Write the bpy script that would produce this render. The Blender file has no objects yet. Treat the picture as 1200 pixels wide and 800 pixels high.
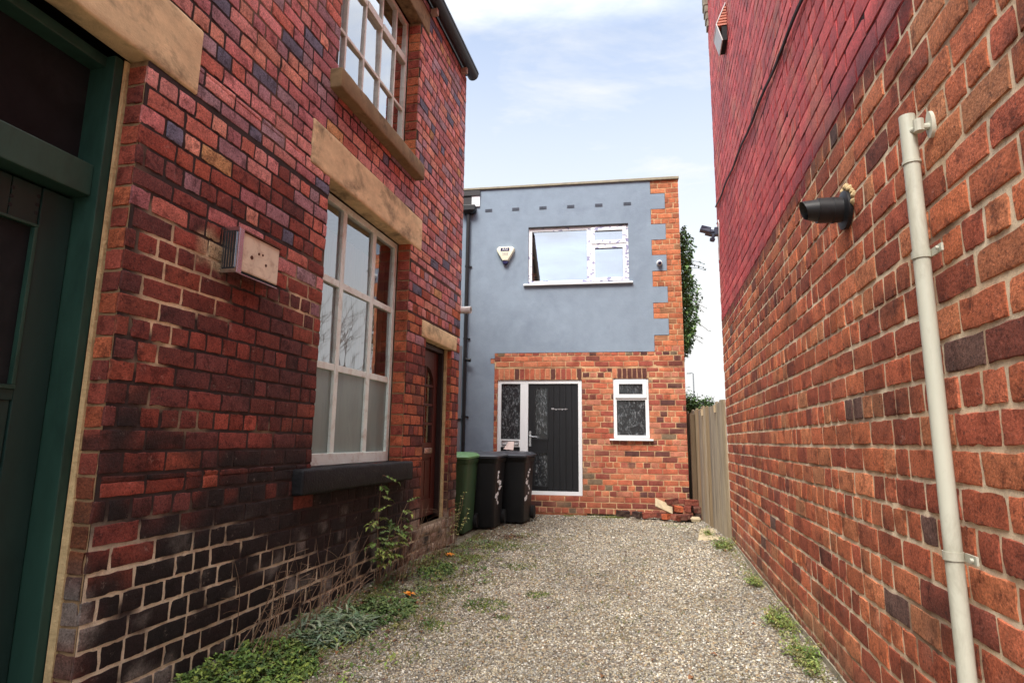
import bpy, bmesh, math, random
import numpy as np
from mathutils import Vector, Matrix, noise as mnoise

R = math.radians
rng = random.Random(7)
nrs = np.random.RandomState(11)
scene = bpy.context.scene
COL = scene.collection


def S(r, g, b, k=1.0):
    def f(c):
        c /= 255.0
        return (c / 12.92 if c <= .04045 else ((c + .055) / 1.055) ** 2.4) * k
    return (f(r), f(g), f(b))


def mix3(a, b, t):
    t = 0 if t < 0 else 1 if t > 1 else t
    return tuple(x + (y - x) * t for x, y in zip(a, b))


def sst(a, b, x):
    t = (x - a) / (b - a)
    t = 0 if t < 0 else 1 if t > 1 else t
    return t * t * (3 - 2 * t)


def nz(x, y, z=0.0):
    return mnoise.noise(Vector((x, y, z)))


# ------------------------------------------------------------------ materials
def new_mat(name):
    m = bpy.data.materials.new(name)
    m.use_nodes = True
    nt = m.node_tree
    nt.nodes.clear()
    out = nt.nodes.new('ShaderNodeOutputMaterial')
    b = nt.nodes.new('ShaderNodeBsdfPrincipled')
    nt.links.new(b.outputs[0], out.inputs[0])
    return m, nt, b, out


def N(nt, typ, **kw):
    n = nt.nodes.new(typ)
    for k, v in kw.items():
        if k.startswith('in_'):
            key = k[3:]
            key = int(key) if key.isdigit() else key.replace('_', ' ')
            n.inputs[key].default_value = v
        else:
            setattr(n, k, v)
    return n


def ramp(nt, src, p0, p1, c0=(0, 0, 0, 1), c1=(1, 1, 1, 1)):
    r = nt.nodes.new('ShaderNodeValToRGB')
    r.color_ramp.elements[0].position = p0
    r.color_ramp.elements[1].position = p1
    r.color_ramp.elements[0].color = c0
    r.color_ramp.elements[1].color = c1
    nt.links.new(src, r.inputs[0])
    return r.outputs[0]


def mixc(nt, a, b, fac, mode='MIX'):
    m = nt.nodes.new('ShaderNodeMix')
    m.data_type = 'RGBA'
    m.blend_type = mode
    for sock, v in ((m.inputs[0], fac), (m.inputs[6], a), (m.inputs[7], b)):
        if isinstance(v, bpy.types.NodeSocket):
            nt.links.new(v, sock)
        elif isinstance(v, (int, float)):
            sock.default_value = v
        else:
            sock.default_value = (v[0], v[1], v[2], 1)
    return m.outputs[2]


def objco(nt):
    return nt.nodes.new('ShaderNodeTexCoord').outputs['Object']


def noise_tex(nt, co, scale, detail=4, rough=.6, dist=0):
    n = N(nt, 'ShaderNodeTexNoise', in_Scale=scale, in_Detail=detail, in_Roughness=rough, in_Distortion=dist)
    nt.links.new(co, n.inputs['Vector'])
    return n.outputs['Fac']


def bump(nt, b, h, strength=.4, dist=.004):
    bp = N(nt, 'ShaderNodeBump', in_Strength=strength, in_Distance=dist)
    nt.links.new(h, bp.inputs['Height'])
    nt.links.new(bp.outputs[0], b.inputs['Normal'])


def attr_mat(name, rough=.85, grain=150, lo=.7, hi=1.15, big=9, bstr=.5, bdist=.004, specks=.35, spec=.3, stretch=None, grime=0, salt=0):
    """material whose base colour is the mesh's own 'Col' attribute, broken up by noise"""
    m, nt, b, out = new_mat(name)
    a = N(nt, 'ShaderNodeAttribute', attribute_name='Col').outputs['Color']
    co = objco(nt)
    if stretch:
        mp = N(nt, 'ShaderNodeMapping')
        mp.inputs['Scale'].default_value = stretch
        nt.links.new(co, mp.inputs[0])
        co = mp.outputs[0]
    n1 = noise_tex(nt, co, grain, 6, .65)
    n2 = noise_tex(nt, co, big, 3, .6)
    c = mixc(nt, a, ramp(nt, n1, .3, .72, (lo, lo, lo, 1), (hi, hi, hi, 1)), 1.0, 'MULTIPLY')
    c = mixc(nt, c, ramp(nt, n2, .3, .7, (.8, .8, .8, 1), (1.12, 1.12, 1.12, 1)), 1.0, 'MULTIPLY')
    if grime:
        g = ramp(nt, noise_tex(nt, co, 9, 8, .78, .3), .52, .60)
        mg = N(nt, 'ShaderNodeMath', operation='MULTIPLY', in_1=grime)
        nt.links.new(g, mg.inputs[0])
        c = mixc(nt, c, mixc(nt, c, (.36, .30, .30), 1.0, 'MULTIPLY'), mg.outputs[0])
    if salt:
        g = ramp(nt, noise_tex(nt, co, 16, 8, .8, .2), .60, .68)
        mg = N(nt, 'ShaderNodeMath', operation='MULTIPLY', in_1=salt)
        nt.links.new(g, mg.inputs[0])
        c = mixc(nt, c, (.5, .40, .34), mg.outputs[0])
    if specks:
        n3 = noise_tex(nt, co, grain * .55, 2, .5)
        f = ramp(nt, n3, .62, .70)
        mm = N(nt, 'ShaderNodeMath', operation='MULTIPLY', in_1=specks)
        nt.links.new(f, mm.inputs[0])
        c = mixc(nt, c, (.02, .015, .015), mm.outputs[0])
    nt.links.new(c, b.inputs['Base Color'])
    b.inputs['Roughness'].default_value = rough
    b.inputs['Specular IOR Level'].default_value = spec
    n4 = noise_tex(nt, co, grain * .8, 5, .7)
    n5 = noise_tex(nt, co, 26, 3, .6)
    ad = N(nt, 'ShaderNodeMath', operation='ADD')
    nt.links.new(n4, ad.inputs[0])
    nt.links.new(n5, ad.inputs[1])
    bump(nt, b, ad.outputs[0], bstr, bdist)
    return m


def plain_mat(name, rgb, rough=.6, metal=0, var=.2, scale=14, stain=None, stain_amt=.4, stain_scale=6, bstr=.15, bscale=120,
              spec=.4, stretch=None, bdist=.002):
    m, nt, b, out = new_mat(name)
    co = objco(nt)
    if stretch:
        mp = N(nt, 'ShaderNodeMapping')
        mp.inputs['Scale'].default_value = stretch
        nt.links.new(co, mp.inputs[0])
        co = mp.outputs[0]
    n = noise_tex(nt, co, scale, 5, .65)
    c = mixc(nt, tuple(x * (1 - var) for x in rgb), tuple(min(1, x * (1 + var)) for x in rgb), ramp(nt, n, .3, .7))
    if stain:
        n2 = noise_tex(nt, co, stain_scale, 6, .7, .4)
        f = ramp(nt, n2, .5, .72)
        mm = N(nt, 'ShaderNodeMath', operation='MULTIPLY', in_1=stain_amt)
        nt.links.new(f, mm.inputs[0])
        c = mixc(nt, c, stain, mm.outputs[0])
    nt.links.new(c, b.inputs['Base Color'])
    b.inputs['Roughness'].default_value = rough
    b.inputs['Metallic'].default_value = metal
    b.inputs['Specular IOR Level'].default_value = spec
    if bstr:
        bump(nt, b, noise_tex(nt, co, bscale, 4, .6), bstr, bdist)
    return m


def glass_mat(name, refl=.35, tint=(.9, .93, .93), rough=.01, wob=.0):
    m, nt, b, out = new_mat(name)
    nt.nodes.remove(b)
    tr = N(nt, 'ShaderNodeBsdfTransparent')
    tr.inputs[0].default_value = (*tint, 1)
    gl = N(nt, 'ShaderNodeBsdfGlossy')
    gl.inputs[0].default_value = (.95, .97, 1, 1)
    gl.inputs['Roughness'].default_value = rough
    fr = N(nt, 'ShaderNodeFresnel', in_IOR=1.5)
    ma = N(nt, 'ShaderNodeMath', operation='MULTIPLY_ADD', in_1=1.0, in_2=refl, use_clamp=True)
    nt.links.new(fr.outputs[0], ma.inputs[0])
    mx = N(nt, 'ShaderNodeMixShader')
    nt.links.new(ma.outputs[0], mx.inputs[0])
    nt.links.new(tr.outputs[0], mx.inputs[1])
    nt.links.new(gl.outputs[0], mx.inputs[2])
    if wob:
        bp = N(nt, 'ShaderNodeBump', in_Strength=wob, in_Distance=.004)
        nt.links.new(noise_tex(nt, objco(nt), 3.5, 2, .5), bp.inputs['Height'])
        nt.links.new(bp.outputs[0], gl.inputs['Normal'])
    nt.links.new(mx.outputs[0], out.inputs[0])
    return m


def swirl_glass(name):
    """obscured bathroom-style glass: pale leafy swirls pressed into dark glass"""
    m, nt, b, out = new_mat(name)
    co = objco(nt)
    mp = N(nt, 'ShaderNodeMapping')
    mp.inputs['Scale'].default_value = (1, 1, .55)
    nt.links.new(co, mp.inputs[0])
    n = noise_tex(nt, mp.outputs[0], 15, 3, .55, 1.6)
    w = ramp(nt, n, .46, .62)
    n2 = noise_tex(nt, mp.outputs[0], 34, 2, .5, 1.2)
    w2 = ramp(nt, n2, .42, .62)
    mm = N(nt, 'ShaderNodeMath', operation='MULTIPLY')
    nt.links.new(w, mm.inputs[0])
    nt.links.new(w2, mm.inputs[1])
    c = mixc(nt, (.02, .022, .025), (.17, .185, .2), mm.outputs[0])
    nt.links.new(c, b.inputs['Base Color'])
    b.inputs['Roughness'].default_value = .12
    bump(nt, b, n, .5, .006)
    return m


M = {}
M['brick'] = attr_mat('weathered_brick', .85, 120, .5, 1.5, 14, .75, .005, .55, grime=.75, salt=.28)
M['mortar'] = attr_mat('lime_mortar', .95, 190, .85, 1.2, 14, .3, .003, .15, grime=.4)
M['paintbrick'] = attr_mat('painted_brick', .62, 120, .72, 1.4, 7, .8, .005, .4, .4, grime=.45)
M['ibrick'] = attr_mat('house_brick', .86, 90, .75, 1.2, 12, .5, .004, .3, grime=.4, salt=.25)
M['board'] = attr_mat('weathered_board', .9, 40, .62, 1.25, 5, .6, .004, .5, .2, (1.4, 1.4, .07))
M['leaf'] = attr_mat('leaf', .55, 60, .85, 1.12, 8, .1, .001, 0, .3)
M['stem'] = plain_mat('dry_stem', S(120, 95, 75), .8)
M['stone'] = plain_mat('sandstone', S(222, 198, 156), .88, 0, .18, 7, S(84, 74, 62), .85, 3.0, .6, 90, .2, (1, 1, 1.6), .004)
M['stone2'] = plain_mat('sooty_sandstone', S(138, 118, 88), .88, 0, .2, 7, S(38, 33, 29), .95, 3.5, .6, 90, .2, None, .004)
M['sooty_sill'] = plain_mat('black_painted_stone', S(20, 20, 24), .65, 0, .4, 9, S(60, 57, 54), .35, 11, .8, 60, .3, None, .006)
M['green'] = plain_mat('green_paint', S(34, 56, 52), .42, 0, .16, 5, S(14, 24, 22), .5, 3, .12, 40, .4, (1, 1, .3))
M['green_frame'] = plain_mat('green_frame_paint', S(46, 76, 66), .42, 0, .2, 6, S(20, 40, 36), .55, 5, .2, 50, .4, (1, 1, .35))
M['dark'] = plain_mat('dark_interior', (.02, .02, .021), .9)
M['room'] = plain_mat('room_plaster', S(120, 118, 112), .9)
M['white_wood'] = plain_mat('flaking_white_paint', S(232, 246, 240), .5, 0, .06, 8, S(150, 112, 70), .45, 7, .35, 70, .35, None, .003)
M['pink_wood'] = plain_mat('faded_cream_paint', S(222, 224, 214), .55, 0, .08, 8, S(140, 115, 95), .5, 8, .35, 70, .35, None, .003)
M['upvc'] = plain_mat('white_plastic', S(232, 234, 236), .3, 0, .03, 4, None, 0, 1, 0)
m, nt, bs, _ = new_mat('plastic_with_printed_film')
mp_ = N(nt, 'ShaderNodeMapping')
mp_.inputs['Scale'].default_value = (7.5, 7.5, 11)
nt.links.new(objco(nt), mp_.inputs[0])
nf = noise_tex(nt, mp_.outputs[0], 1.6, 1, .4, .2)
nt.links.new(mixc(nt, S(232, 233, 236), S(150, 150, 182), ramp(nt, nf, .60, .625)), bs.inputs['Base Color'])
bs.inputs['Roughness'].default_value = .3
M['upvc_film'] = m
M['black_door'] = plain_mat('black_woodgrain', S(24, 25, 28), .38, 0, .25, 30, None, 0, 1, .35, 70, .4, (1, 1, .05))
M['brown'] = plain_mat('brown_varnish', S(70, 30, 24), .4, 0, .25, 12, S(112, 48, 34), .6, 3, .2, 40, .4, (1, 1, .15))
M['brown_frame'] = plain_mat('dark_brown_varnish', S(42, 26, 23), .5, 0, .2, 12)
M['lime'] = plain_mat('cracked_lime_render', S(202, 178, 134), .95, 0, .15, 20, S(120, 92, 62), .5, 12, .9, 60, .2, None, .008)
M['black_plastic'] = plain_mat('black_plastic', S(26, 27, 30), .45, 0, .15, 10, S(60, 60, 62), .3, 9, .1, 60)
M['bin_black'] = plain_mat('bin_black', S(15, 16, 19), .5, 0, .15, 5, S(36, 36, 38), .4, 6, .25, 150, .4, (1, 1, .5))
M['bin_green'] = plain_mat('bin_green', S(54, 82, 54), .5, 0, .1, 5, S(40, 60, 38), .5, 5, .25, 150, .4, (1, 1, .5))
M['bin_green_lid'] = plain_mat('bin_green_lid', S(92, 132, 84), .5, 0, .1, 5, S(60, 90, 55), .4, 5, .25, 150)
M['bin_lid'] = plain_mat('bin_black_lid', S(58, 60, 66), .38, 0, .15, 5, S(80, 82, 84), .3, 6, .25, 150)
M['rubber'] = plain_mat('rubber', S(22, 22, 22), .85)
M['paint_white'] = plain_mat('white_daub', S(232, 234, 236), .7, 0, .15, 30)
M['cream_pipe'] = plain_mat('cream_plastic', S(192, 192, 176), .42, 0, .08, 6, S(128, 118, 98), .55, 9, .08, 60, .4, (1, 1, .35))
M['grey_pipe'] = plain_mat('grey_plastic', S(128, 130, 136), .4, 0, .08, 4)
M['gutter'] = plain_mat('dark_gutter', S(38, 34, 36), .5, 0, .15, 6)
M['pale_wood'] = plain_mat('rafter_end', S(165, 140, 125), .8, 0, .15, 12)
M['fence_wood'] = plain_mat('weathered_timber', S(178, 158, 128), .9, 0, .22, 14, S(92, 82, 66), .7, 5, .6, 40, .2, (1.6, 1.6, .12), .004)
M['fence_dark'] = plain_mat('old_timber', S(96, 80, 62), .9, 0, .2, 14, None, 0, 1, .5, 40, .2, (1, 1, .15))
M['rusty'] = plain_mat('rusty_cream_enamel', S(228, 214, 190), .5, 0, .08, 10, S(140, 92, 52), .6, 9, .25, 50)
M['rust'] = plain_mat('rust', S(86, 48, 30), .8)
M['chrome'] = plain_mat('bright_metal', S(205, 208, 212), .25, 1, .1, 9, None, 0, 1, 0)
M['alarm_box'] = plain_mat('ivory_plastic', S(236, 232, 208), .35, 0, .04, 5, None, 0, 1, 0)
M['navy'] = plain_mat('navy_print', S(38, 36, 78), .35, 0, .05, 5, None, 0, 1, 0)
M['print_grey'] = plain_mat('grey_print', S(150, 148, 150), .6, 0, .1, 60, None, 0, 1, 0)
M['film'] = plain_mat('protective_film_print', S(138, 142, 176), .35, 0, .2, 30, None, 0, 1, 0)
M['cctv'] = plain_mat('white_casing', S(215, 216, 214), .35, 0, .05, 6, S(170, 168, 160), .3, 9, 0)
M['flood'] = plain_mat('slate_casing', S(60, 66, 84), .45, 0, .1, 6, None, 0, 1, 0)
M['terracotta'] = plain_mat('terracotta_louvre', S(196, 120, 96), .6)
M['coping'] = plain_mat('weathered_coping', S(138, 130, 112), .85, 0, .2, 8, S(96, 92, 84), .6, 6, .4, 60)
M['render'] = plain_mat('blue_grey_render', S(132, 146, 161), .8, 0, .07, 5, S(110, 122, 138), .55, 1.6, .7, 40, .25, None, .003)
M['airbrick'] = plain_mat('grey_plastic_vent', S(84, 92, 106), .6)
M['slab'] = plain_mat('concrete', S(178, 162, 132), .92, 0, .12, 14, S(120, 112, 100), .6, 5, .5, 70)
M['footing'] = plain_mat('mossy_concrete', S(142, 134, 116), .95, 0, .25, 9, S(70, 74, 58), .8, 5, .8, 50, .2, None, .008)
M['slate'] = plain_mat('slate_roof', S(70, 72, 78), .7, 0, .2, 6)
M['curtain'] = plain_mat('grey_green_blind', S(182, 192, 186), .85, 0, .14, 3, S(104, 124, 120), .55, 2.5, .1, 30, .3, (1, 3.0, .4))
M['net'] = plain_mat('net_curtain', S(188, 196, 204), .85, 0, .1, 6)
M['paper'] = plain_mat('folded_paper', S(236, 214, 206), .7, 0, .05, 20)
M['galv'] = plain_mat('lamp_steel', S(120, 124, 128), .5)
M['bark'] = plain_mat('bark', S(96, 84, 74), .9)
M['glass'] = glass_mat('window_glass', .26, (.86, .9, .9), .012, .10)
M['glass_up'] = glass_mat('sash_glass', .62, (.8, .85, .87), .01, .12)
M['glass_house'] = glass_mat('double_glazing', .58, (.82, .87, .88), .005, .03)
M['glass_dark'] = plain_mat('dusty_dark_glass', (.016, .017, .018), .65, 0, .3, 4, (.034, .036, .036), .6, 3, .05, 60, .12)
M['frosted'] = plain_mat('frosted_glass', S(128, 146, 142), .3, 0, .12, 2.5, S(96, 114, 112), .6, 2, .1, 60, .5, (1, 3, .6))
M['swirl'] = swirl_glass('obscured_glass')


# ------------------------------------------------------------------ mesh builder
class MB:
    def __init__(self, mtx=None):
        self.v, self.f, self.c, self.mi = [], [], [], []
        self.mtx = mtx
        self.col = (1, 1, 1)
        self.m = 0

    def vert(self, p, c=None):
        if self.mtx is not None:
            p = self.mtx @ Vector(p)
        self.v.append((p[0], p[1], p[2]))
        self.c.append(c or self.col)
        return len(self.v) - 1

    def face(self, idx):
        self.f.append(tuple(idx))
        self.mi.append(self.m)

    def poly(self, pts, c=None):
        self.face([self.vert(p, c) for p in pts])

    def box(self, x0, x1, y0, y1, z0, z1, skip=''):
        a = [self.vert(p) for p in ((x0, y0, z0), (x1, y0, z0), (x1, y1, z0), (x0, y1, z0),
                                    (x0, y0, z1), (x1, y0, z1), (x1, y1, z1), (x0, y1, z1))]
        for k, q in (('b', (0, 3, 2, 1)), ('t', (4, 5, 6, 7)), ('s', (0, 1, 5, 4)), ('e', (1, 2, 6, 5)), ('n', (2, 3, 7, 6)), ('w', (3, 0, 4, 7))):
            if k not in skip:
                self.face([a[i] for i in q])

    def hexa(self, bot, top):
        a = [self.vert(p) for p in bot] + [self.vert(p) for p in top]
        n = len(bot)
        self.face(a[:n][::-1])
        self.face(a[n:])
        for i in range(n):
            j = (i + 1) % n
            self.face((a[i], a[j], a[n + j], a[n + i]))

    def tube(self, pts, rad, n=10, cap=True):
        pts = [Vector(p) for p in pts]
        rads = rad if isinstance(rad, (list, tuple)) else [rad] * len(pts)
        rings = []
        ref = None
        for i, p in enumerate(pts):
            d = (pts[min(i + 1, len(pts) - 1)] - pts[max(i - 1, 0)]).normalized()
            if ref is None:
                ref = Vector((0, 0, 1)) if abs(d.z) < .9 else Vector((1, 0, 0))
            a = d.cross(ref)
            if a.length < 1e-4:
                a = d.cross(Vector((0, 1, 0)))
            a.normalize()
            b = a.cross(d)
            ref = b
            rings.append([self.vert(p + (a * math.cos(t) + b * math.sin(t)) * rads[i])
                          for t in (2 * math.pi * k / n for k in range(n))])
        for r0, r1 in zip(rings, rings[1:]):
            for k in range(n):
                j = (k + 1) % n
                self.face((r0[k], r0[j], r1[j], r1[k]))
        if cap:
            self.face(rings[0][::-1])
            self.face(rings[-1])

    def build(self, name, mats, parent=None, bevel=0, smooth=False, angle=35):
        me = bpy.data.meshes.new(name)
        me.from_pydata(self.v, [], self.f)
        if not isinstance(mats, (list, tuple)):
            mats = [mats]
        for m in mats:
            me.materials.append(m)
        if len(mats) > 1:
            me.polygons.foreach_set('material_index', self.mi)
        ca = me.color_attributes.new('Col', 'FLOAT_COLOR', 'POINT')
        arr = np.ones((len(self.v), 4), np.float32)
        arr[:, :3] = np.array(self.c, np.float32)
        ca.data.foreach_set('color', arr.ravel())
        if bevel:
            bm = bmesh.new()
            bm.from_mesh(me)
            bmesh.ops.remove_doubles(bm, verts=bm.verts, dist=1e-5)
            bmesh.ops.recalc_face_normals(bm, faces=bm.faces)
            ed = [e for e in bm.edges if len(e.link_faces) == 2 and e.calc_face_angle(0) > .5]
            bmesh.ops.bevel(bm, geom=ed, offset=bevel, segments=2, affect='EDGES', profile=.6, clamp_overlap=True)
            bm.to_mesh(me)
            bm.free()
        if smooth:
            me.polygons.foreach_set('use_smooth', [True] * len(me.polygons))
            if angle:
                bm = bmesh.new()
                bm.from_mesh(me)
                for e in bm.edges:
                    if len(e.link_faces) == 2 and e.calc_face_angle(0) > R(angle):
                        e.smooth = False
                bm.to_mesh(me)
                bm.free()
        me.update()
        o = bpy.data.objects.new(name, me)
        COL.objects.link(o)
        if parent is not None:
            o.parent = parent
            o.matrix_parent_inverse = wmat(parent).inverted()
        return o


def loft(b, rings):
    ids = [[b.vert(p) for p in r] for r in rings]
    n = len(ids[0])
    for r0, r1 in zip(ids, ids[1:]):
        for k in range(n):
            j = (k + 1) % n
            b.face((r0[k], r0[j], r1[j], r1[k]))
    b.face(ids[0][::-1])
    b.face(ids[-1])


def weigh(o):
    m = o.modifiers.new('weighted', 'WEIGHTED_NORMAL')
    m.mode = 'FACE_AREA'
    m.weight = 90
    m.keep_sharp = True
    return o


def wmat(o):
    m = Matrix.LocRotScale(o.location, o.rotation_euler, o.scale)
    if o.parent:
        m = wmat(o.parent) @ o.matrix_parent_inverse @ m
    return m


def thing(name, label, cat, loc=(0, 0, 0), rotz=0, group=None):
    o = bpy.data.objects.new(name, None)
    o.empty_display_size = .1
    COL.objects.link(o)
    o.location = loc
    o.rotation_euler = (0, 0, rotz)
    tag(o, label, cat, group)
    return o


def tag(o, label=None, cat=None, group=None, kind=None):
    if label:
        o['label'] = label
    if cat:
        o['category'] = cat
    if group:
        o['group'] = group
    if kind:
        o['kind'] = kind
    return o


# ------------------------------------------------------------------ brickwork
def cut_intervals(a, b, holes):
    segs = [(a, b)]
    for h0, h1 in holes:
        nx = []
        for s0, s1 in segs:
            if h1 <= s0 or h0 >= s1:
                nx.append((s0, s1))
                continue
            if h0 > s0:
                nx.append((s0, h0))
            if h1 < s1:
                nx.append((h1, s1))
        segs = nx
    return segs


def one_brick(mb, P, u0, u1, z0, z1, rec, base, stain, rg, nx, nzs, flip, rough):
    w, h = u1 - u0, z1 - z0
    ch = min(.0036, h * .2, w * .2)
    tu, tz = rg.uniform(-1, 1) * .0013 * rough, rg.uniform(-1, 1) * .0011 * rough
    off = rg.uniform(-.0010, .0013) * rough
    sx = rg.uniform(0, 90)
    BR[0] = rg.uniform(-1, 1)
    jit = lambda k: rg.uniform(-k, k) * rough
    g = {}

    def colr(u, z, e):
        n = 1 + .2 * nz(u * 14 + sx, z * 14, sx)
        c = (base[0] * n, base[1] * n, base[2] * n)
        return stain(u, z, c) if stain else c
    for i in range(nx):
        for j in range(nzs):
            s, t = i / (nx - 1), j / (nzs - 1)
            u = u0 + ch + (w - 2 * ch) * s + (jit(.0020) if 0 < i < nx - 1 or True else 0)
            z = z0 + ch + (h - 2 * ch) * t + jit(.0020)
            d = off + tu * (s - .5) * 2 + tz * (t - .5) * 2 +   .0022 * rough * nz(u * 22 + sx, z * 22, 3.3)
            if (i in (0, nx - 1)) and (j in (0, nzs - 1)):
                d -= rg.uniform(0, .0022) * rough
            g[i, j] = (u, z, d)
    fr = {k: mb.vert(P(*q), colr(q[0], q[1], 0)) for k, q in g.items()}
    F = (lambda q: mb.face(q[::-1])) if flip else mb.face
    for i in range(nx - 1):
        for j in range(nzs - 1):
            F((fr[i, j], fr[i + 1, j], fr[i + 1, j + 1], fr[i, j + 1]))
    ring = [(i, 0) for i in range(nx)] + [(nx - 1, j) for j in range(1, nzs)] + [(i, nzs - 1) for i in range(nx - 2, -1, -1)] + [(0, j) for j in range(nzs - 2, 0, -1)]
    o1, o2 = [], []
    for (i, j) in ring:
        u, z, d = g[i, j]
        uu = u0 if i == 0 else u1 if i == nx - 1 else u
        zz = z0 if j == 0 else z1 if j == nzs - 1 else z
        if rg.random() < .16:
            uu += (u - uu) * rg.uniform(.3, 2.2)
            zz += (z - zz) * rg.uniform(.3, 2.2)
        uu += jit(.0022)
        zz += jit(.0024)
        cc = colr(uu, zz, 1)
        o1.append(mb.vert(P(uu, zz, d - ch * .75), cc))
        o2.append(mb.vert(P(uu, zz, -rec - .008), cc))
    n = len(ring)
    for k in range(n):
        l = (k + 1) % n
        F((o1[k], o1[l], fr[ring[l]], fr[ring[k]]))
        F((o2[k], o2[l], o1[l], o1[k]))


def brickwork(mb, O, U, Nn, u0, u1, z0, z1, course, bl, joint, rec, holes, colfn, stain=None, mcol=None, seed=1,
              detail=None, bond='garden', rough=1.0, mats=(0, 1), mstep=.05, matfn=None, mortar=True, zbase=0.0, sag=.006):
    """real bricks standing proud of a mortar bed; holes = [(u0,u1,z0,z1)]"""
    O, U, Nn = Vector(O), Vector(U), Vector(Nn)
    Z = Vector((0, 0, 1))
    flip = U.cross(Z).dot(Nn) < 0
    rg = random.Random(seed)

    def P(u, z, d):
        zz = z + sag * nz(u * .55 + seed, z * .45, 1.7) + sag * .5 * nz(u * 1.9 + seed, z * .8, 4.1)
        return O + U * u + Z * zz + Nn * d
    k0, k1 = math.floor((z0 - zbase) / course), math.ceil((z1 - zbase) / course)
    for k in range(k0, k1):
        ca, cb = zbase + k * course + joint / 2, zbase + (k + 1) * course - joint / 2
        cuts = sorted({ca, cb} | {z for h in holes for z in (h[2], h[3]) if ca < z < cb} | {z for z in (z0, z1) if ca < z < cb})
        wav = rg.uniform(-.0015, .0015)
        header = bond == 'garden' and k % 4 == 0
        step = bl / 2 if header else bl
        ph = (bl / 4 if header else (bl / 2 if k % 2 else 0)) + rg.uniform(-.02, .02)
        if bond == 'single':
            step = 9e9
            ph = 0
        # the course's bricks over the whole length, then cut by the holes
        row = []
        u = u0 + (ph % step if step < 9e8 else 0) - (step if step < 9e8 else 0)
        if step > 9e8:
            row = [(u0, u1)]
        while step < 9e8 and u < u1:
            L = step
            if not header and rg.random() < .10:
                row += [(u, u + bl / 2), (u + bl / 2, u + bl)]
            else:
                row.append((u, u + L))
            u += L
        row = [(a, b, colfn((a + b) / 2, (ca + cb) / 2, rg)) for a, b in row]
        for za, zb in zip(cuts, cuts[1:]):
            if zb - za < .022 or za < z0 - 1e-6 or zb > z1 + 1e-6:
                continue
            zm = (za + zb) / 2
            hs = [(h[0], h[1]) for h in holes if h[2] < zm < h[3]]
            for s0, s1 in cut_intervals(u0, u1, hs):
                for a, b, cl in row:
                    aa, bb = max(a + joint / 2, s0), min(b - joint / 2, s1)
                    if bb - aa < .025:
                        continue
                    dx, dz = detail(aa, zm) if detail else (4, 3)
                    mb.m = matfn(aa, zm) if matfn else mats[0]
                    one_brick(mb, P, aa, bb, za + wav, zb + wav, rec, cl, stain, rg, dx, dz, flip, rough)
    if mortar:
        e = rec
        us = sorted({u0, u1} | {x for h in holes for x in (h[0] - e, h[1] + e) if u0 < x < u1} |
                    set(np.arange(u0, u1, mstep).tolist()))
        zs = sorted({z0, z1} | {x for h in holes for x in (h[2] - e, h[3] + e) if z0 < x < z1} |
                    set(np.arange(z0, z1, mstep).tolist()))
        mb.m = mats[1]
        vid = {}

        def gv(i, j):
            if (i, j) not in vid:
                u, z = us[i], zs[j]
                d = -rec + .0013 * rough * nz(u * 40, z * 40, seed)
                vid[i, j] = mb.vert(P(u, z, d), mcol(u, z) if mcol else (.4, .33, .25))
            return vid[i, j]
        for i in range(len(us) - 1):
            um = (us[i] + us[i + 1]) / 2
            for j in range(len(zs) - 1):
                zm = (zs[j] + zs[j + 1]) / 2
                if any(h[0] - e < um < h[1] + e and h[2] - e < zm < h[3] + e for h in holes):
                    continue
                q = (gv(i, j), gv(i + 1, j), gv(i + 1, j + 1), gv(i, j + 1))
                mb.face(q[::-1] if flip else q)


# ------------------------------------------------------------------ camera
H = 1.2
XL, XR = -2.33, .889
rt, up, fwd = Vector((.97315, .22981, .01178)), Vector((.02702, -.16277, .98629)), Vector((-.22859, .9595, .16463))
cam = bpy.data.cameras.new('Camera')
cam.lens = 692.5 / 1200 * 36
cam.sensor_width = 36
cam.clip_start = .05
cam.clip_end = 2000
camo = bpy.data.objects.new('Camera', cam)
COL.objects.link(camo)
camo.matrix_world = Matrix(((rt[0], up[0], -fwd[0], 0), (rt[1], up[1], -fwd[1], 0), (rt[2], up[2], -fwd[2], H), (0, 0, 0, 1)))
scene.camera = camo

# ------------------------------------------------------------------ left: brick workshop
WY0, WY1, WZ1 = -1.5, 6.955, 6.02
shop = thing('brick_workshop', 'dark red brick workshop on the left with sash windows, sandstone lintels and sooty base', 'building', (XL, 2.7, 0))
GD = (.78, 2.12, -.2, 3.0)          # green doorway
W1 = (3.775, 5.34, .99, 3.145)      # lower window
W2 = (3.79, 5.373, 3.99, 5.665)     # upper window
BD = (5.83, 6.68, -.05, 2.262)      # brown doorway
LN1 = (.55, 2.436, 3.0, 3.38)
LN2 = (3.51, 5.6, 3.145, 3.486)
SL1 = (3.56, 5.42, .822, .992)
SL2 = (3.69, 5.385, 3.835, 3.995)
LN3 = (3.52, 5.6, 5.665, 5.92)
LN4 = (5.70, 6.828, 2.262, 2.442)
holes = [GD, W1, W2, BD, LN1, LN2, LN3, LN4]

PINK = [S(210, 136, 134), S(198, 120, 118), S(214, 144, 136), S(182, 114, 118), S(172, 126, 134), S(218, 148, 128), S(172, 140, 148), S(204, 118, 102)]  # upper bricks: the sky's purple-pink sheen is put into these colours
REDS = [S(146, 72, 60), S(130, 64, 56), S(158, 78, 64), S(112, 60, 56), S(168, 86, 66), S(118, 64, 60), S(138, 66, 54)]
OR = [S(186, 102, 70), S(174, 92, 64), S(164, 82, 62), S(192, 114, 76)]


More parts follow.
